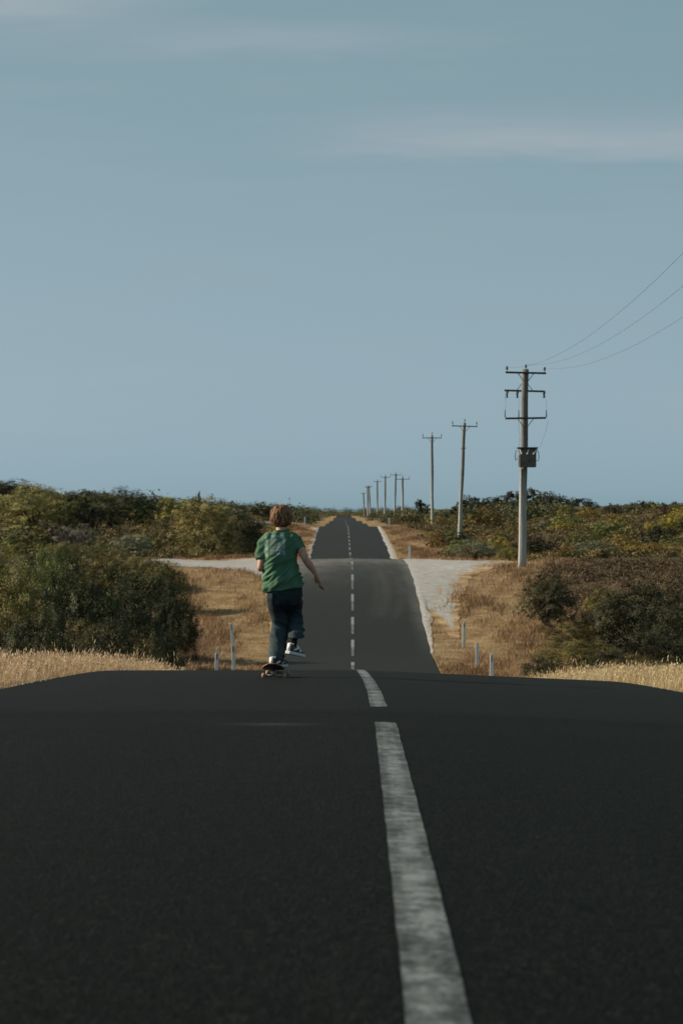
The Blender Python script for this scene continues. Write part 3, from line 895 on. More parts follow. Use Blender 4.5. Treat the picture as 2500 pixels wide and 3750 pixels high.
PM, RM = post_mesh(), refl_mesh()
posts = [
    # px at base, d, top row, lean (deg about y), reflector, label
    (789, 82, 2385, 3.2, 'red', 'short white guide post with red reflector, left road edge, leftmost of three'),
    (857, 89, 2358, -1.5, 'red', 'white guide post with dark red reflector, middle one left of the skateboarder'),
    (855, 103, 2281, -5.0, 'grey', 'tall leaning white guide post rising behind another left of the skateboarder'),
    (1798, 79, 2393, .6, 'grey', 'white guide post at the right crest, lowest and rightmost of three'),
    (1746, 95, 2355, 0.0, None, 'white guide post without reflector, middle one of three on the right bank'),
    (1697, 104, 2276, 1.2, 'grey', 'white guide post beside the gravel edge, upper left one of three on the right bank'),
    (1499, 166, 1999, 0, None, 'small white guide post on the right of the road behind the gravel pad'),
    (1425, 271, 1897, 0, None, 'tiny white guide post at the right edge of the far third crest'),
    (1369, 402, 1901, 0, None, 'tiny faint guide post beyond the third crest, right of the road'),
    (1116, 270, 1893, 0, None, 'tiny white guide post by the far left gravel track'),
]
for px, d, top, lean, rf, lab in posts:
    x = px2x(px, d); z = gz(x, d); h = (1875 - top) / F * d - z
    r = empty('guide_post', (x, d, z)); r.rotation_euler = (R(random.uniform(-2, 2)), R(lean), R(random.uniform(-8, 8)))
    r.scale = (1.12 if d < 150 else 1.35, 1, h)
    link('post', PM, None, r)
    if rf:
        o = link('reflector', RM, None, r)
        o.material_slots[0].link = 'OBJECT'; o.material_slots[0].material = M_RED if rf == 'red' else M_GREYR
    tag(r, lab, 'guide post', 'white roadside guide posts')

# ---------------------------------------------------------------- power poles
t = NT('pole_wood')
p = t.coord('Object', (6, 6, .35)); q = t.coord('Object')
sep = t.n('ShaderNodeSeparateXYZ'); t.l(q, sep.inputs[0])
g1 = t.noise(p, 4, 6, .65); g2 = t.noise(t.coord('Object', (1, 1, .2)), 3, 4, .6)
hgt = t.math('ADD', sep.outputs['Z'], t.math('MULTIPLY', g2, 2.2))
up = t.ramp(t.math('DIVIDE', hgt, 12), [(.38, 0.0), (.62, 1.0)])     # darkening above the skyline painted into the wood colour; foot left pale
pale = t.ramp(g1, [(.3, (.20, .20, .19)), (.6, (.40, .41, .40)), (.8, (.52, .52, .50))])
darkw = t.ramp(g1, [(.3, (.055, .050, .040)), (.6, (.12, .112, .092)), (.8, (.21, .20, .17))])
t.bsdf(t.mix(t.math('MULTIPLY', up, .8), pale, darkw), .85, .2, g1, .5, .02)
M_POLE = t.m
M_STEEL = simple_mat('crossarm_dark', (.055, .052, .045), .7, .3, .3, 10, .2)
M_INS = simple_mat('insulator_brown', (.05, .042, .035), .35, .5, .2, 10, .05)
M_TANK = simple_mat('transformer_rust', (.10, .085, .072), .6, .4, .35, 5, .2)
M_GALV = simple_mat('galvanised', (.42, .43, .43), .45, .5, .15, 10, .1, .3)
M_CABLE = simple_mat('cable_black', (.02, .02, .02), .6, .3, .1, 10, .0)


def arm(parent, L, z, braces=0, sec=.10, tilt=0.0, yo=-.16):
    bm = bmesh.new(); add_box(bm, (0, yo, z), (L, sec, sec * 1.05), Matrix.Rotation(tilt, 4, 'Y'))
    a = bm_obj('crossarm', bm, M_STEEL, parent, bevel=.008)
    if braces:
        for s in (-1, 1):
            b = bmesh.new(); add_tube(b, [(s * .44, yo - .02, z - .05 * braces - s * tilt * .4), (s * .12, yo + .02, z - .48 * braces)], .022, 6)
            bm_obj('brace', b, M_STEEL, a)
    return a


def pin_ins(parent, x, y, z, h=.26, r=.075):
    bm = bmesh.new()
    add_tube(bm, [(x, y, z), (x, y, z + h * .4)], .02, 8)
    zs = [(.35, .45), (.42, 1.0), (.5, .6), (.56, 1.0), (.66, .55), (.72, .8), (.9, .6), (1.0, .2)]
    add_tube(bm, [(x, y, z + h * a) for a, _ in zs], [r * b for _, b in zs], 10)
    return bm_obj('insulator', bm, M_INS, parent)


def pole_tube(parent, h, r0, r1, kx=0.0):
    bm = bmesh.new(); n = 14
    pts = [(kx * (i / n)**1.0 + .018 * math.sin(i * .9), .01 * math.sin(i * .7), -.4 + (h + .4) * i / n) for i in range(n + 1)]
    add_tube(bm, pts, [r0 + (r1 - r0) * i / n for i in range(n + 1)], 20)
    return bm_obj('pole', bm, M_POLE, parent, smooth=True)


def place_pole(px, d, top):
    x = px2x(px, d); z = gz(x, d); return Vector((x, d, z)), (1875 - top) / F * d - z


# nearest pole with the transformer
loc, H1 = place_pole(1909, 139, 1352)
pole1 = empty('power_pole', loc)
K = F / 139.0                                  # px per metre there
zz = lambda row: (1875 - row) / K - loc.z
lx = lambda px: px2x(px, 139) - loc.x
pole_tube(pole1, zz(1352), .235, .185, lx(1923))
A1 = arm(pole1, 2.33, zz(1366), 1, .105, R(1.3), -.2); A1.location.x = lx(1923)
A2 = arm(pole1, 2.33, zz(1431), -1, .10, R(1.5), -.0); A2.location.x = lx(1921); A2.location.y = .22
A3 = arm(pole1, 2.33, zz(1532), 1, .105, R(-.7), -.22); A3.location.x = lx(1922)
for s in (-1, 1): pin_ins(A1, s * 1.08, -.2, zz(1366) + .05 - s * .024, .32, .085)
ti = pin_ins(pole1, lx(1923) + .02, 0, zz(1352) - .02, .30, .08)
for pxs in (1857, 1895, 1993):                  # drop-out fuses hanging under the second arm
    x = lx(pxs) - lx(1921); b = bmesh.new(); z = zz(1431)
    add_tube(b, [(x, -.0, z - .03), (x - .005, -.03, z - .12)], [.07, .08], 8)
    add_tube(b, [(x - .02, -.06, z - .10), (x - .03, -.08, z - .2), (x - .02, -.08, z - .3), (x - .035, -.06, z - .40)], [.05, .065, .045, .06], 8)
    add_tube(b, [(x - .06, -.02, z - .14), (x + .03, -.1, z - .34)], .018, 6)
    bm_obj('fuse', b, M_INS, A2)
for pxs in (1847, 1897, 1998):                  # upright pins on the third arm
    x = lx(pxs) - lx(1922); b = bmesh.new(); z = zz(1532) + .05
    add_tube(b, [(x, -.22, z), (x, -.22, z + .2), (x, -.22, z + .42)], [.035, .028, .022], 8); bm_obj('pin', b, M_STEEL, A3)
for (pa, ra, pb, rb) in ((1848, 1505, 1846, 1447), (1897, 1505, 1895, 1447), (1998, 1505, 1993, 1449), (1898, 1660, 1897, 1545), (2005, 1540, 1975, 1640)):
    b = bmesh.new(); add_tube(b, [(lx(pa), -.22, zz(ra)), ((lx(pa) + lx(pb)) / 2 + .05, -.2, (zz(ra) + zz(rb)) / 2), (lx(pb), -.1, zz(rb))], .006, 5)
    bm_obj('jumper_wire', b, M_CABLE, pole1)
# transformer: tank, lid, bushings, cable loops, seen hanging before the pole
tx, tw = lx(1928), (1958 - 1898) / K
ztop, zlid, zbot = zz(1640), zz(1662), zz(1712)
b = bmesh.new(); add_box(b, (tx, -.55, (zlid + zbot) / 2), (tw, .62, zlid - zbot))
TR = bm_obj('transformer', b, M_TANK, pole1, bevel=.03)
b = bmesh.new()
add_box(b, (lx(1927), -.45, ztop - .02), ((1965 - 1890) / K, .75, .075))
bm_obj('platform_beam', b, M_STEEL, TR, bevel=.01)
b = bmesh.new()                                  # sloped hood between tank and beam
add_loft(b, [[(tx - tw * .5, -.85, zlid), (tx + tw * .5, -.85, zlid), (tx + tw * .5, -.28, zlid), (tx - tw * .5, -.28, zlid)],
             [(tx - tw * .56, -.72, ztop - .06), (tx + tw * .56, -.72, ztop - .06), (tx + tw * .56, -.3, ztop - .06), (tx - tw * .56, -.3, ztop - .06)]])
bm_obj('hood', b, M_TANK, TR)
b = bmesh.new()
for i in range(7): add_box(b, (tx - tw * .5 - .025, -.8 + i * .085, (zlid + zbot) / 2 - .02), (.05, .02, (zlid - zbot) * .8))
bm_obj('cooling_fins', b, M_GALV, TR)
b = bmesh.new(); add_box(b, (lx(1929), -.865, (zlid + zbot) / 2), (.035, .02, (zlid - zbot) * .96)); bm_obj('rib', b, M_TANK, TR)
for pa, ra, pb, rb in ((1898, 1645, 1905, 1664), (1930, 1648, 1925, 1664), (1962, 1645, 1948, 1664)):
    b = bmesh.new(); add_tube(b, [(lx(pa), -.78, zz(ra)), (lx(pb), -.9, zz(rb)), (lx(pb) - .06, -.88, zz(rb) - .03)], [.04, .05, .03], 8); bm_obj('bushing', b, M_GALV, TR)
for pts in ([(1892, 1652), (1885, 1652), (1882, 1678), (1884, 1688), (1890, 1676)], [(1960, 1650), (1967, 1656), (1969, 1676), (1966, 1690), (1960, 1686)]):
    b = bmesh.new(); add_tube(b, [(lx(a), -.6, zz(c)) for a, c in pts], .022, 6); bm_obj('cable_loop', b, M_CABLE, TR)
b = bmesh.new(); add_tube(b, [(lx(1906), -.2, zz(1716)), (lx(1905), -.22, zz(1800)), (lx(1901), -.24, zz(2070))], .03, 6); bm_obj('conduit', b, M_GALV, pole1)
tag(pole1, 'nearest and tallest wooden power pole, with three crossarms and a grey transformer box', 'power pole', 'wooden power poles')

# plain poles beyond
plain = [
    # base px, d, top row, top px, crossarm m, label
    (1679, 219, 1548, 1700, 2.3, 'second power pole, slightly tilted to the right, single crossarm, left of the transformer pole'),
    (1582, 286, 1594, 1581, 2.3, 'third power pole, upright with one crossarm, behind grassy shrubs'),
    (1473.5, 407, 1748, 1473.5, 2.3, 'fourth power pole, rightmost and widest crossarm of the far cluster'),
    (1443, 533, 1734, 1449, 2.25, 'fifth power pole, highest top of the far cluster, leaning right'),
    (1408, 580, 1743, 1410.5, 2.3, 'sixth power pole, between the leaning tallest one and the lone thin one'),
    (1381, 731, 1760, 1381, 2.25, 'seventh power pole, standing alone left of the far cluster'),
    (1356, 880, 1780, 1350.5, 2.2, 'eighth power pole, right one of the close far pair'),
    (1347, 925, 1781, 1345, 2.2, 'ninth power pole, left one of the close far pair'),
    (1334, 1150, 1805, 1330, 2.2, 'farthest power pole, shortest, where the road meets the horizon'),
]
for px, d, top, tpx, L, lab in plain:
    loc, h = place_pole(px, d, top)
    r = empty('power_pole', loc)
    kx = px2x(tpx, d) - loc.x
    s = 1 + max(0, d - 300) * .0012             # thicker butts further on, as they look through the haze
    pole_tube(r, h, .19 * s, .135 * s, kx)
    tl_ = R(1.8) if d == 219 else R(random.uniform(-.4, .4))
    a = arm(r, L, h - .32, 1 if d < 300 else 0, .085 * (1 + max(0, d - 300) * .0006), tl_); a.location.x = kx
    for s in (-1, 1): pin_ins(a, s * (L / 2 - .06), -.16, h - .28 - s * tl_ * 1.1, .42, .06 * (1 + max(0, d - 300) * .001))
    pin_ins(r, kx + .02, 0, h - .03, .42, .06 * (1 + max(0, d - 300) * .001))
    if d == 219:
        b = bmesh.new(); add_tube(b, [(kx * .85 - .3, -.14, h - 2.35), (kx * .85 + .25, -.14, h - 2.3)], .025, 6); bm_obj('step_bolt', b, M_STEEL, r)
    tag(r, lab, 'power pole', 'wooden power poles')
# a lone thin mast far off behind the left scrub
loc, h = place_pole(1060, 700, 1822)
r = empty('power_pole', loc); pole_tube(r, h, .10, .07); a = arm(r, 1.0, h - .3, 0, .08)
tag(r, 'tiny thin mast far away above the scrub, right over the skateboarder', 'power pole')

# lines running from the nearest pole over the camera's right shoulder
ends = [((1848, 1345), (10.9 - 1.05, 44, 8.9)), ((1923, 1335), (10.9 + .05, 44, 8.9)), ((1998, 1350), (10.9 + 1.1, 44, 8.55))]
for k, ((pa, ra), e) in enumerate(ends):
    a0 = Vector((px2x(pa, 139), 138.8, (1875 - ra) / K)); a1 = Vector(e); pts = []
    for i in range(41):
        s = i / 40; q = a0.lerp(a1, s); q.z -= (1.75, 1.75, 1.65)[k] * 4 * s * (1 - s); pts.append(q)
    b = bmesh.new(); add_tube(b, pts, .0045, 6)
    o = bm_obj('power_line', b, M_CABLE)
    tag(o, ('uppermost of the three thin power lines leaving the frame at the right', 'middle of the three thin power lines leaving the frame at the right',
            'lowest of the three thin power lines leaving the frame at the right')[k], 'power line', 'power lines')

# ---------------------------------------------------------------- skateboarder
SD = 25.8; SX = px2x(1010, SD); SZ = float(road_z(SX, SD))
S = F / SD


def P(px, py, y=0.0): return Vector(((px - 1010) / S, y, (2480 - py) / S))


t = NT('skin'); q = t.coord('Object')
c = t.ramp(t.noise(q, 14, 4, .6), [(.3, (.38, .19, .13)), (.7, (.50, .28, .20))])
bs = t.bsdf(c, .55, .4, t.noise(q, 60, 3), .1, .003)
bs.inputs['Subsurface Weight'].default_value = .08; bs.inputs['Subsurface Radius'].default_value = (.02, .008, .004)
M_SKIN = t.m

t = NT('green_cotton'); q = t.coord('Object'); sp = t.n('ShaderNodeSeparateXYZ'); t.l(q, sp.inputs[0])
n1 = t.noise(q, 7, 4, .6); n2 = t.noise(q, 160, 3, .6)
green = t.ramp(n1, [(.3, (.044, .105, .062)), (.55, (.068, .145, .090)), (.8, (.105, .195, .128))])


def band(v, a, b, s=.006):
    up_ = t.n('ShaderNodeMapRange', interpolation_type='SMOOTHSTEP'); up_.inputs['From Min'].default_value = a - s; up_.inputs['From Max'].default_value = a + s
    dn_ = t.n('ShaderNodeMapRange', interpolation_type='SMOOTHSTEP'); dn_.inputs['From Min'].default_value = b - s; dn_.inputs['From Max'].default_value = b + s
    dn_.inputs['To Min'].default_value = 1; dn_.inputs['To Max'].default_value = 0
    t.l(v, up_.inputs[0]); t.l(v, dn_.inputs[0]); return t.math('MULTIPLY', up_.outputs[0], dn_.outputs[0])


X_, Y_, Z_ = sp.outputs['X'], sp.outputs['Y'], sp.outputs['Z']
ink = t.noise(t.coord('Object', (1, 0, 1)), 46, 4, .7); ink2 = t.noise(t.coord('Object', (1, 0, .35)), 70, 3, .6); ink3 = t.noise(t.coord('Object', (.5, 0, 1)), 24, 4, .65)
strip = t.math('MULTIPLY', t.math('MULTIPLY', band(X_, -.115, -.082, .004), band(Z_, 1.285, 1.50)), t.ramp(t.noise(t.coord('Object', (.6, 0, 1)), 60, 2, .5), [(.42, .1), (.52, .95)]))
pic = t.math('MULTIPLY', t.math('MULTIPLY', band(X_, -.065, .10, .012), band(Z_, 1.375, 1.52, .012)), t.ramp(ink3, [(.38, .05), (.56, .75)]))
txt = t.math('MULTIPLY', t.math('MULTIPLY', band(X_, -.06, .10, .006), band(Z_, 1.31, 1.372, .006)), t.ramp(ink2, [(.42, .05), (.54, 1.0)]))
msk = t.math('MULTIPLY', t.math('ADD', t.math('ADD', strip, pic), txt, True), t.math('LESS_THAN', Y_, .03))
t.bsdf(t.mix(t.math('MULTIPLY', msk, .62), green, (.34, .40, .43)), .9, .15, t.math('ADD', n2, n1), .25, .006)
M_SHIRT = t.m

t = NT('denim'); q = t.coord('Object')
c = t.ramp(t.noise(q, 6, 5, .6), [(.3, (.008, .012, .015)), (.55, (.016, .025, .031)), (.8, (.040, .058, .068))])
sp = t.n('ShaderNodeSeparateXYZ'); t.l(q, sp.inputs[0])
c = t.mix(t.ramp(sp.outputs['Z'], [(.20, .6), (.55, .35), (.72, 0.0)]), c, (.055, .085, .10))       # washed-out shins
t.bsdf(c, .85, .2, t.math('ADD', t.noise(q, 150, 2), t.noise(q, 20, 4)), .2, .004)
M_DENIM = t.m
t = NT('hair'); q = t.coord('Object')
tone = t.attr('tone')
c = t.ramp(tone, [(.1, (.050, .021, .010)), (.5, (.17, .080, .040)), (.9, (.40, .225, .125))])
t.bsdf(c, .6, .25); M_HAIR = t.m
M_SHOE = simple_mat('shoe_black', (.03, .017, .02), .6, .4, .3, 20, .2)
M_SHOEW = simple_mat('shoe_white', (.58, .60, .63), .6, .4, .12, 12, .1)
M_SOCK = simple_mat('sock_black', (.018, .016, .015), .9, .1, .2, 30, .3)

skater = empty('person', (SX, SD, SZ)); bpy.data.objects.remove(skater)      # the body itself is the thing
bm = bmesh.new()
# trunk, neck and head under the clothes
neck, chest, belly, hips = P(1028, 1950, .07), P(1024, 1990, .06), P(1030, 2090, .03), P(1042, 2165, .0)
capsule(bm, hips, .10, belly, .095); capsule(bm, belly, .095, chest, .085); capsule(bm, chest, .075, neck, .054)
lsh, rsh = P(975, 1976, .06), P(1086, 1976, .05)
capsule(bm, chest + Vector((0, 0, .03)), .07, lsh, .044); capsule(bm, chest + Vector((0, 0, .03)), .07, rsh, .044)
hd = P(1029, 1889, .115)
capsule(bm, neck, .056, P(1029, 1915, .10), .054)
add_ball(bm, hd, 1.0, (.078, .096, .108), 24)                                  # skull
add_ball(bm, hd + Vector((.006, .035, -.065)), 1.0, (.058, .062, .062), 20)     # jaw
capsule(bm, hd + Vector((.004, .088, -.01)), .012, hd + Vector((.006, .112, -.035)), .016)   # nose
capsule(bm, hd + Vector((-.03, .078, .012)), .014, hd + Vector((.04, .078, .012)), .014)      # brow
capsule(bm, hd + Vector((-.014, .092, -.068)), .008, hd + Vector((.026, .092, -.068)), .008)  # lips
for s in (-1, 1): add_ball(bm, hd + Vector((s * .08, .005, -.025)), 1.0, (.012, .022, .033), 12)
# arms
lel, lwr = P(954, 2080, .0), P(985, 2056, .25)
capsule(bm, lsh, .044, lsh.lerp(lel, .5), .046); capsule(bm, lsh.lerp(lel, .5), .048, lel, .040); capsule(bm, lel, .040, lel.lerp(lwr, .35), .043); capsule(bm, lel.lerp(lwr, .35), .043, lwr, .026)
rel, rwr = P(1118, 2046, -.03), P(1156, 2101, .02)
capsule(bm, rsh, .044, rsh.lerp(rel, .5), .046); capsule(bm, rsh.lerp(rel, .5), .047, rel, .039); capsule(bm, rel, .038, rel.lerp(rwr, .35), .042); capsule(bm, rel.lerp(rwr, .35), .042, rwr, .0245)


def hand(wr, dirv, back, thumb_side, curl):
    """palm, four fingers of unequal length with two bends, a thumb off the side of the palm"""
    d = Vector(dirv).normalized() * 1.0; b = Vector(back).normalized(); b = (b - d * b.dot(d)).normalized(); s = d.cross(b) * thumb_side
    for k in range(4):                                                          # palm, four metacarpals in one slab
        o = s * (.035 - .0235 * k)
        capsule(bm, wr + o * .55 + d * .005, .019, wr + o + d * .098, .017, 10)
    for k, L in enumerate((.088, .099, .092, .070)):
        o = s * (.0375 - .025 * k); p0 = wr + o + d * .098; v = d.copy(); r = .0115
        for j, fr in enumerate((.45, .32, .25)):
            v = (v * math.cos(curl[j]) - b * math.sin(curl[j])).normalized() if j == 0 else (v * math.cos(curl[j]) + (v.cross(s * thumb_side)).normalized() * -math.sin(curl[j])).normalized()
            p1 = p0 + v * L * fr; capsule(bm, p0, r, p1, r * .92, 8); p0 = p1; r *= .92
    q0 = wr + s * .026 + d * .022; q1 = q0 + (s * .6 + d * .75 - b * .35).normalized() * .05; q2 = q1 + (d * .85 - b * .4 - s * .2).normalized() * .038
    capsule(bm, q0, 0.016, q1, .0135, 8); capsule(bm, q1, .0135, q2, .011, 8)


hand(rwr, (.40, .10, -.91), (.88, .25, .40), -1, (.30, .60, .45))
hand(lwr, (.45, .85, .25), (-.3, .1, .95), 1, (.5, .7, .5))
# legs inside the jeans, down to the ankles
lhip, lkn, lan = P(1012, 2195, 0), P(1022, 2300, .09), P(1010, 2420, .0)
rhip, rkn, ran = P(1080, 2190, .02), P(1084, 2288, .16), P(1071, 2362, -.06)
for h_, k_, a_ in ((lhip, lkn, lan), (rhip, rkn, ran)):
    capsule(bm, h_, .085, k_, .056); capsule(bm, k_, .054, k_.lerp(a_, .35), .054); capsule(bm, k_.lerp(a_, .35), .054, a_, .037)
body = remeshed('person', bm, .0062, 3)
skater = link('person', body, M_SKIN, None, (SX, SD, SZ))
tag(skater, 'person in green T-shirt and jeans riding a skateboard away down the road', 'person')
M_EYE = simple_mat('eye_white', (.7, .7, .68), .2, .5, .02, 5, 0)
for s in (-1, 1):
    b = bmesh.new(); add_ball(b, hd + Vector((.005 + s * .032, .083, -.004)), .0125, (1, 1, 1), 12); bm_obj('eye', b, M_EYE, skater, True)


def ell(cx, cy, cz, rx, ry, tilt_x=0.0, n=28, sq=2.3, rot=0.0):
    out = []
    for k in range(n):
        a = 2 * math.pi * k / n; c_, s_ = math.cos(a), math.sin(a)
        x = rx * math.copysign(abs(c_)**(2 / sq), c_); y = ry * math.copysign(abs(s_)**(2 / sq), s_)
        x, y = x * math.cos(rot) - y * math.sin(rot), x * math.sin(rot) + y * math.cos(rot)
        out.append(Vector((cx + x, cy + y, cz + x * tilt_x)))
    return out


def ring(l, r, py, y, ry, slope=0.0, **kw):
    """ring seen between the columns l and r at row py; slope = rise per metre to the right"""
    a = P((l + r) / 2, py, y); return ell(a.x, a.y, a.z, (r - l) / 2 / S, ry, slope, **kw)


def folds(me, f):
    n = len(me.vertices)
    co = np.empty(n * 3, np.float32); me.vertices.foreach_get('co', co); co = co.reshape(-1, 3)
    nr = np.array([tuple(v.vector) for v in me.vertex_normals], np.float32)
    am = np.array([f(Vector(c)) for c in co], np.float32)
    co = co + nr * am[:, None]
    me.vertices.foreach_set('co', co.ravel()); me.update()


# T-shirt
bm = bmesh.new()
add_loft(bm, [ring(968, 1111, 2159, -.005, .145, .21), ring(968, 1108, 2140, .0, .145, .19), ring(965, 1098, 2115, .01, .14, .15), ring(963, 1090, 2085, .02, .135, .06),
              ring(962, 1086, 2050, .03, .13), ring(960, 1088, 2015, .045, .125), ring(961, 1091, 1990, .055, .115), ring(968, 1085, 1966, .065, .095), ring(990, 1066, 1951, .07, .075),
              ring(1003, 1054, 1942, .075, .062, .05), ring(1006, 1051, 1938, .08, .058, .05)])
capsule(bm, P(985, 1972, .06), .075, P(965, 1992, .055), .072)
capsule(bm, P(1068, 1972, .055), .075, P(1088, 1986, .05), .070)
lsd = (P(952, 2060, .02) - P(972, 1985, .058)).normalized()
add_tube(bm, [P(975, 1982, .058), P(962, 2010, .04), P(952, 2048, .015)], [.072, .066, .060], 20)
add_tube(bm, [P(1082, 1976, .05), P(1093, 1994, .035), P(1102, 2014, .01)], [.070, .062, .058], 20)
shirt = remeshed('t_shirt', bm, .008, 4)


def shirt_fold(c):
    lo = max(0.0, min(1.0, (1.36 - c.z) / .3))
    a = mnoise.noise(Vector((c.x * 7 + c.z * 5, c.y * 5, c.z * 10 - c.x * 9)))
    d = mnoise.noise(Vector((c.x * 16, c.y * 9 + 5, c.z * 5)))
    rd = 1 - abs(mnoise.noise(Vector((c.x * 9 + 3 - c.z * 6, c.y * 4, c.z * 16 - c.x * 11)))) * 2
    return .017 * lo * a + .012 * d + .021 * (lo + .3) * max(0, rd) - .006


folds(shirt, shirt_fold)
o = link('t_shirt', shirt, M_SHIRT, skater)
o['label'] = 'faded green T-shirt with a worn pale print on the back'
b = bmesh.new(); add_tube(b, [Vector(p) for p in ring(1003, 1054, 1942, .078, .062, .05)] + [Vector(ring(1003, 1054, 1942, .078, .062, .05)[0])], .006, 8, False)
bm_obj('collar', b, M_SHIRT, o, True)

# jeans
bm = bmesh.new()
add_loft(bm, [ring(978, 1106, 2145, .0, .115), ring(976, 1108, 2165, -.01, .124), ring(976, 1107, 2190, -.015, .135), ring(981, 1106, 2212, -.005, .122), ring(992, 1098, 2232, .01, .09), ring(1010, 1084, 2244, .015, .05)])
add_loft(bm, [ring(976, 1052, 2195, -.01, .105), ring(984, 1053, 2235, .015, .10), ring(991, 1052, 2262, .035, .092), ring(999, 1051, 2290, .055, .085), ring(996, 1051, 2308, .05, .085),
              ring(991, 1050, 2335, .03, .085), ring(988, 1047, 2370, .01, .086), ring(986, 1041, 2400, -.01, .088, -.18), ring(985, 1038, 2414, -.015, .09, -.22)])
add_loft(bm, [ring(1046, 1108, 2195, .0, .105), ring(1050, 1106, 2235, .06, .098), ring(1053, 1107, 2262, .095, .092), ring(1053, 1110, 2285, .10, .095), ring(1055, 1112, 2305, .05, .095),
              ring(1056, 1113, 2322, .0, .095), ring(1057, 1111, 2336, -.04, .09, -.1)])
jeans = remeshed('jeans', bm, .008, 3)


def jean_fold(c):
    a = 1 - 2 * abs(mnoise.noise(Vector((c.x * 5, c.y * 5, c.z * 15 + c.x * 10))))
    k = math.exp(-((c.z - .50) / .14)**2) + .6 * math.exp(-((c.z - .24) / .07)**2) + .35
    d = mnoise.noise(Vector((c.x * 12, c.y * 12, c.z * 5 + 9)))
    return .017 * k * a + .010 * d - .005


folds(jeans, jean_fold)
o = link('jeans', jeans, M_DENIM, skater); o['label'] = 'baggy dark blue jeans'
b = bmesh.new()
for l, r_ in ((995, 1027), (1060, 1090)):
    cpos = P((l + r_) / 2, 2192, -.141); add_box(b, cpos, ((r_ - l) / S * .9, .012, .13), Matrix.Rotation(.06, 4, 'Y'))
bm_obj('back_pocket', b, M_DENIM, o, bevel=.004)

# socks and shoes
def shoe(heel, yaw, pitch, roll=0.0):
    m = Matrix.Translation(heel) @ Matrix.Rotation(yaw, 4, 'Z') @ Matrix.Rotation(roll, 4, 'Y') @ Matrix.Rotation(pitch, 4, 'X')
    tr = lambda x, y, z: m @ Vector((x, y, z))                                   # foot points along +y of its own frame
    prof = [(-.045, .033, .095, .0), (-.03, .038, .098, .0), (.02, .04, .10, .0), (.07, .040, .088, .0), (.12, .044, .068, .0), (.17, .049, .055, .0), (.215, .045, .045, .0), (.245, .028, .032, .0)]
    bm = bmesh.new()
    rings = []
    for y, hw, ht, z0 in prof:
        rings.append([tr(hw * cx_, y, .025 + max(0, ht - .02) * cz_) for cx_, cz_ in ((-1, 0), (-1.02, .35), (-.85, .7), (-.45, .98), (0, 1.02), (.45, .98), (.85, .7), (1.02, .35), (1, 0))])
    add_loft(bm, rings)
    up_ = remeshed('shoe', bm, .006, 2); so = link('shoe', up_, M_SHOE, skater)
    so['label'] = 'black sneaker with white sole and stripes'
    bm = bmesh.new()
    pr = [(-.058, .024), (-.04, .04), (.02, .043), (.07, .043), (.12, .048), (.17, .053), (.22, .048), (.255, .026)]
    add_loft(bm, [[tr(-w_, y, 0), tr(w_, y, 0), tr(w_ * 1.02, y, .03), tr(-w_ * 1.02, y, .03)] for y, w_ in pr])
    bm_obj('sole', bm, M_SHOEW, so, bevel=.003)
    bm = bmesh.new()                                                            # heel tab, tongue and side stripes
    add_loft(bm, [[tr(-.022, -.05 + dy, z), tr(.022, -.05 + dy, z), tr(.018, -.030 + dy, z), tr(-.018, -.030 + dy, z)] for z, dy in ((.03, 0), (.07, -.004), (.112, -.002))])
    for s in (-1, 1):
        add_tube(bm, [tr(s * .042, -.01, .045), tr(s * .046, .05, .07), tr(s * .04, .09, .085)], [.010, .013, .008], 8)
        add_tube(bm, [tr(s * .046, .10, .035), tr(s * .043, .12, .058), tr(s * .025, .14, .07)], [.011, .011, .008], 8)
    add_tube(bm, [tr(0, .06, .105), tr(0, .10, .09), tr(0, .16, .063)], [.022, .022, .017], 8)
    add_tube(bm, [tr(-.03, -.02, .105), tr(.0, .035, .118), tr(.03, -.02, .105), tr(0, -.042, .112), tr(-.03, -.02, .105)], .009, 8, False)
    bm_obj('stripes', bm, M_SHOEW, so, True)
    return so


DECK = .105
shoe(Vector((-.02, -.10, DECK + .004)), R(-30), 0)
shoe(P(1064, 2393, -.12), R(-32), R(-10), R(4))
for a_, b_ in ((P(1008, 2408, 0), P(1006, 2430, -.01)), (P(1074, 2330, -.04), P(1070, 2372, -.07))):
    b = bmesh.new(); add_tube(b, [a_, b_], [.05, .046], 14); bm_obj('sock', b, M_SOCK, skater, True)

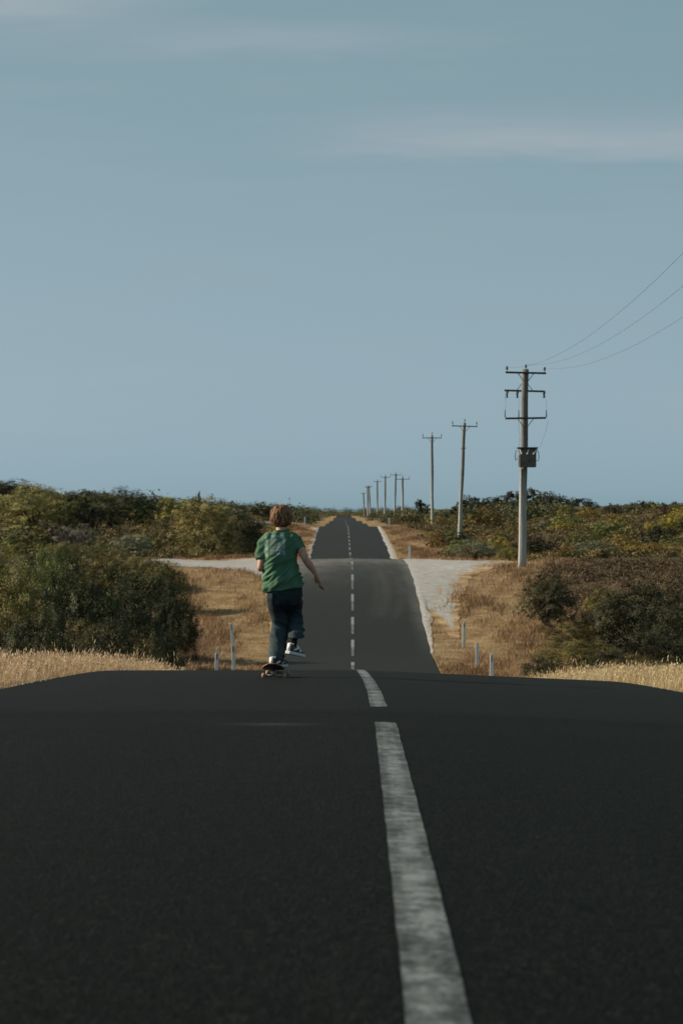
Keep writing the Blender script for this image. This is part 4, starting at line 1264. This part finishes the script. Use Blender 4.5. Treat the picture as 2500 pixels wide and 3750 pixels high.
# hair: a cap of locks falling from the crown
rg = np.random.default_rng(5)
bm = bmesh.new(); add_ball(bm, hd + Vector((0, -.004, .014)), 1.0, (.098, .108, .108), 28)
add_ball(bm, hd + Vector((0, -.035, -.062)), 1.0, (.086, .075, .078), 20)
capm = remeshed('cap', bm, .012, 2)
V0 = np.array([v.co[:] for v in capm.vertices]); F0 = [tuple(p.vertices) for p in capm.polygons]
Vs = []; Fs = []; Ts = []
for f_ in F0:
    if len(f_) == 4: Fs.append(f_)
Vs = list(map(tuple, V0)); Ts = [.3] * len(Fs)
for k in range(1500):
    an = rg.uniform(0, 6.283); th0 = 1.75 * rg.random()
    back = math.sin(an) < .3
    if not back and th0 > .6: continue
    length = rg.uniform(.35, .8); lim = 2.75 if back else 1.3
    lift = rg.uniform(.0, .12) + .08 * max(0, math.sin(an * 5 + th0 * 6)); sway = rg.uniform(-.10, .10)
    pts = []
    for j in range(6):
        f_ = j / 5; th = min(th0 + length * f_, lim)
        rr = 1.0 + lift * math.sin(f_ * 2.6) + .02 * f_ * rg.random()
        a2 = an + sway * f_ + .05 * math.sin(an * 7 + th * 4)
        pts.append(hd + Vector((0, -.012, -.002)) + Vector((.110 * math.sin(th) * math.cos(a2), .108 * math.sin(th) * math.sin(a2), .112 * math.cos(th) * (1 if th < 1.57 else 1.32))) * rr)
    tn = float(np.clip(rg.normal(.5, .22), 0, 1)); wd = rg.uniform(.003, .009)
    base = len(Vs)
    for j, q in enumerate(pts):
        tg = (pts[min(j + 1, 5)] - pts[max(j - 1, 0)]); nr = (q - hd); sd = tg.cross(nr)
        if sd.length < 1e-7: sd = Vector((1, 0, 0))
        sd.normalize(); w_ = wd * (1 - .15 * j)
        Vs.append(tuple(q - sd * w_)); Vs.append(tuple(q + sd * w_))
    for j in range(5):
        i0 = base + 2 * j; Fs.append((i0, i0 + 1, i0 + 3, i0 + 2)); Ts.append(tn)
me = npmesh('hair', np.array(Vs), np.array(Fs), np.array(Ts), True)
o = link('hair', me, M_HAIR, skater); o['label'] = 'tousled reddish brown hair'
bpy.data.meshes.remove(capm)

# ---------------------------------------------------------------- skateboard
board = empty('skateboard', (SX, SD, SZ), R(-4))
M_GRIP = simple_mat('grip_tape', (.02, .02, .02), .95, .1, .2, 60, .4)
M_PLY = simple_mat('deck_wood', (.30, .16, .08), .5, .4, .2, 14, .1)
M_UNDER = simple_mat('deck_underside', (.055, .030, .020), .5, .4, .3, 10, .1)
M_WHEEL = simple_mat('wheel_urethane', (.36, .21, .13), .45, .4, .15, 12, .05)
M_ALU = simple_mat('truck_metal', (.30, .28, .26), .4, .5, .15, 12, .1, .7)


def deck_sheet(z0, z1, grow):
    bm = bmesh.new(); rings = []
    for i in range(25):
        y = -.40 + .80 * i / 24; e = max(0, abs(y) - .24)
        k = .072 * (e / .16)**1.3 if e > 0 else 0
        hw = .118 * (1 - (max(0, abs(y) - .26) / .1425)**2.4 * .72) + grow
        def zc(xx): return DECK - .014 + k + .006 * (xx / .118)**2
        rings.append([Vector((xx, y * (1 + grow * .8), zc(xx) + z0)) for xx in (-hw, -hw * .5, 0, hw * .5, hw)] + [Vector((xx, y * (1 + grow * .8), zc(xx) + z1)) for xx in (hw, hw * .5, 0, -hw * .5, -hw)])
    add_loft(bm, rings); return bm


bm_obj('deck', deck_sheet(.004, .011, .002), M_PLY, board, True)
bm_obj('grip_tape', deck_sheet(.0115, .013, -.001), M_GRIP, board, True)
bm_obj('underside', deck_sheet(.0, .0038, -.002), M_UNDER, board, True)
for yt in (-.21, .21):
    b = bmesh.new()
    add_box(b, (0, yt, .080), (.055, .08, .014)); add_tube(b, [(-.095, yt, .031), (-.04, yt, .034), (0, yt, .045), (.04, yt, .034), (.095, yt, .031)], [.011, .014, .017, .014, .011], 10)
    add_tube(b, [(0, yt, .03), (0, yt, .078)], [.016, .022], 10)
    trk = bm_obj('truck', b, M_ALU, board, True)
    for s in (-1, 1):
        b = bmesh.new(); add_tube(b, [(s * .094, yt, .030), (s * .099, yt, .030), (s * .122, yt, .030), (s * .127, yt, .030)], [.024, .030, .030, .023], 24)
        add_tube(b, [(s * .126, yt, .030), (s * .131, yt, .030)], [.011, .009], 10); bm_obj('wheel', b, M_WHEEL, trk, True)
tag(board, 'worn wooden skateboard with pale orange wheels under the person', 'skateboard')

# ---------------------------------------------------------------- light, sky, camera
EL, AZ = R(29), R(-82)                   # sun low on the left, slightly beyond the picture plane
sun_to = Vector((math.sin(AZ) * math.cos(EL), math.cos(AZ) * math.cos(EL), math.sin(EL)))
sd = bpy.data.lights.new('sun', 'SUN'); sd.energy = 5.0; sd.angle = R(.6); sd.color = (1.0, .83, .61)
so = bpy.data.objects.new('sun', sd); COL.objects.link(so); so.rotation_euler = (-sun_to).to_track_quat('-Z', 'Y').to_euler(); so.location = (-40, 20, 40)

W = bpy.data.worlds.new('World'); SC.world = W; W.use_nodes = True
nt = W.node_tree; nt.nodes.clear()


class WT(NT):
    def __init__(self): self.t = nt


w = WT()
out = w.n('ShaderNodeOutputWorld'); bg = w.n('ShaderNodeBackground'); w.l(bg.outputs[0], out.inputs[0])
sky = w.n('ShaderNodeTexSky', sky_type='NISHITA'); sky.sun_disc = False; sky.sun_elevation = EL; sky.sun_rotation = AZ
sky.air_density = 1.0; sky.dust_density = .6; sky.ozone_density = 1.5
bw = w.n('ShaderNodeRGBToBW'); w.l(sky.outputs[0], bw.inputs[0])
hazy = w.mix(1.0, w.mix(1.0, bw.outputs[0], (.36, .35, .40), 'MULTIPLY'), (.74, 1.76, 2.04), 'ADD')      # thin, even high haze over the whole sky
tc = w.n('ShaderNodeTexCoord'); sp = w.n('ShaderNodeSeparateXYZ'); w.l(tc.outputs['Generated'], sp.inputs[0])
yy_ = w.math('MAXIMUM', sp.outputs['Y'], .05); U = w.math('DIVIDE', sp.outputs['X'], yy_); Vv = w.math('DIVIDE', sp.outputs['Z'], yy_)
cb = w.n('ShaderNodeCombineXYZ'); w.l(w.math('MULTIPLY', U, 9.0), cb.inputs[0]); w.l(w.math('MULTIPLY', Vv, 70.0), cb.inputs[1])
nz = w.noise(cb.outputs[0], 1.0, 5, .55, .3); nz2 = w.noise(cb.outputs[0], 2.2, 5, .6, .6)


def sband(v, a, b, s0, s1):
    m1 = w.n('ShaderNodeMapRange', interpolation_type='SMOOTHSTEP'); m1.inputs['From Min'].default_value = a - s0; m1.inputs['From Max'].default_value = a + s0
    m2 = w.n('ShaderNodeMapRange', interpolation_type='SMOOTHSTEP'); m2.inputs['From Min'].default_value = b - s1; m2.inputs['From Max'].default_value = b + s1
    m2.inputs['To Min'].default_value = 1; m2.inputs['To Max'].default_value = 0
    w.l(v, m1.inputs[0]); w.l(v, m2.inputs[0]); return w.math('MULTIPLY', m1.outputs[0], m2.outputs[0])


wv = w.math('ADD', Vv, w.math('MULTIPLY', w.math('SUBTRACT', nz, .5), .02))
c1 = w.math('MULTIPLY', sband(wv, .147, .162, .004, .010), sband(U, .01, .6, .05, .1))
c2 = w.math('MULTIPLY', sband(wv, .202, .4, .009, .02), sband(U, -.6, -.09, .1, .05))
c3 = w.math('MULTIPLY', sband(wv, .190, .201, .005, .005), sband(U, -.08, .03, .05, .05))
thin = w.ramp(nz, [(.45, 0.0), (.75, .35)])
cl = w.math('ADD', w.math('ADD', w.math('MULTIPLY', c1, w.ramp(nz2, [(.25, .38), (.75, .9)])), w.math('MULTIPLY', c2, .7)), w.math('ADD', w.math('MULTIPLY', c3, .35), w.math('MULTIPLY', thin, .35)), True)
skyc = w.mix(w.math('MULTIPLY', cl, .8), hazy, (3.4, 3.8, 4.2))
w.l(skyc, bg.inputs[0]); bg.inputs[1].default_value = .085

cam = bpy.data.cameras.new('camera'); co = bpy.data.objects.new('camera', cam); COL.objects.link(co)
cam.sensor_fit = 'VERTICAL'; cam.sensor_height = 36.0; cam.sensor_width = 24.0; cam.lens = 85.0
co.location = (0, 0, 0); co.rotation_euler = (R(90), 0, 0); cam.clip_start = .1; cam.clip_end = 20000
cam.dof.use_dof = True; cam.dof.focus_distance = SD; cam.dof.aperture_fstop = 7.0
SC.camera = co
vs = SC.view_settings; SC.display_settings.display_device = 'sRGB'; vs.view_transform = 'Standard'; vs.look = 'None'; vs.exposure = 0.45; vs.gamma = 1.0
print('plants', NSHRUB[0])
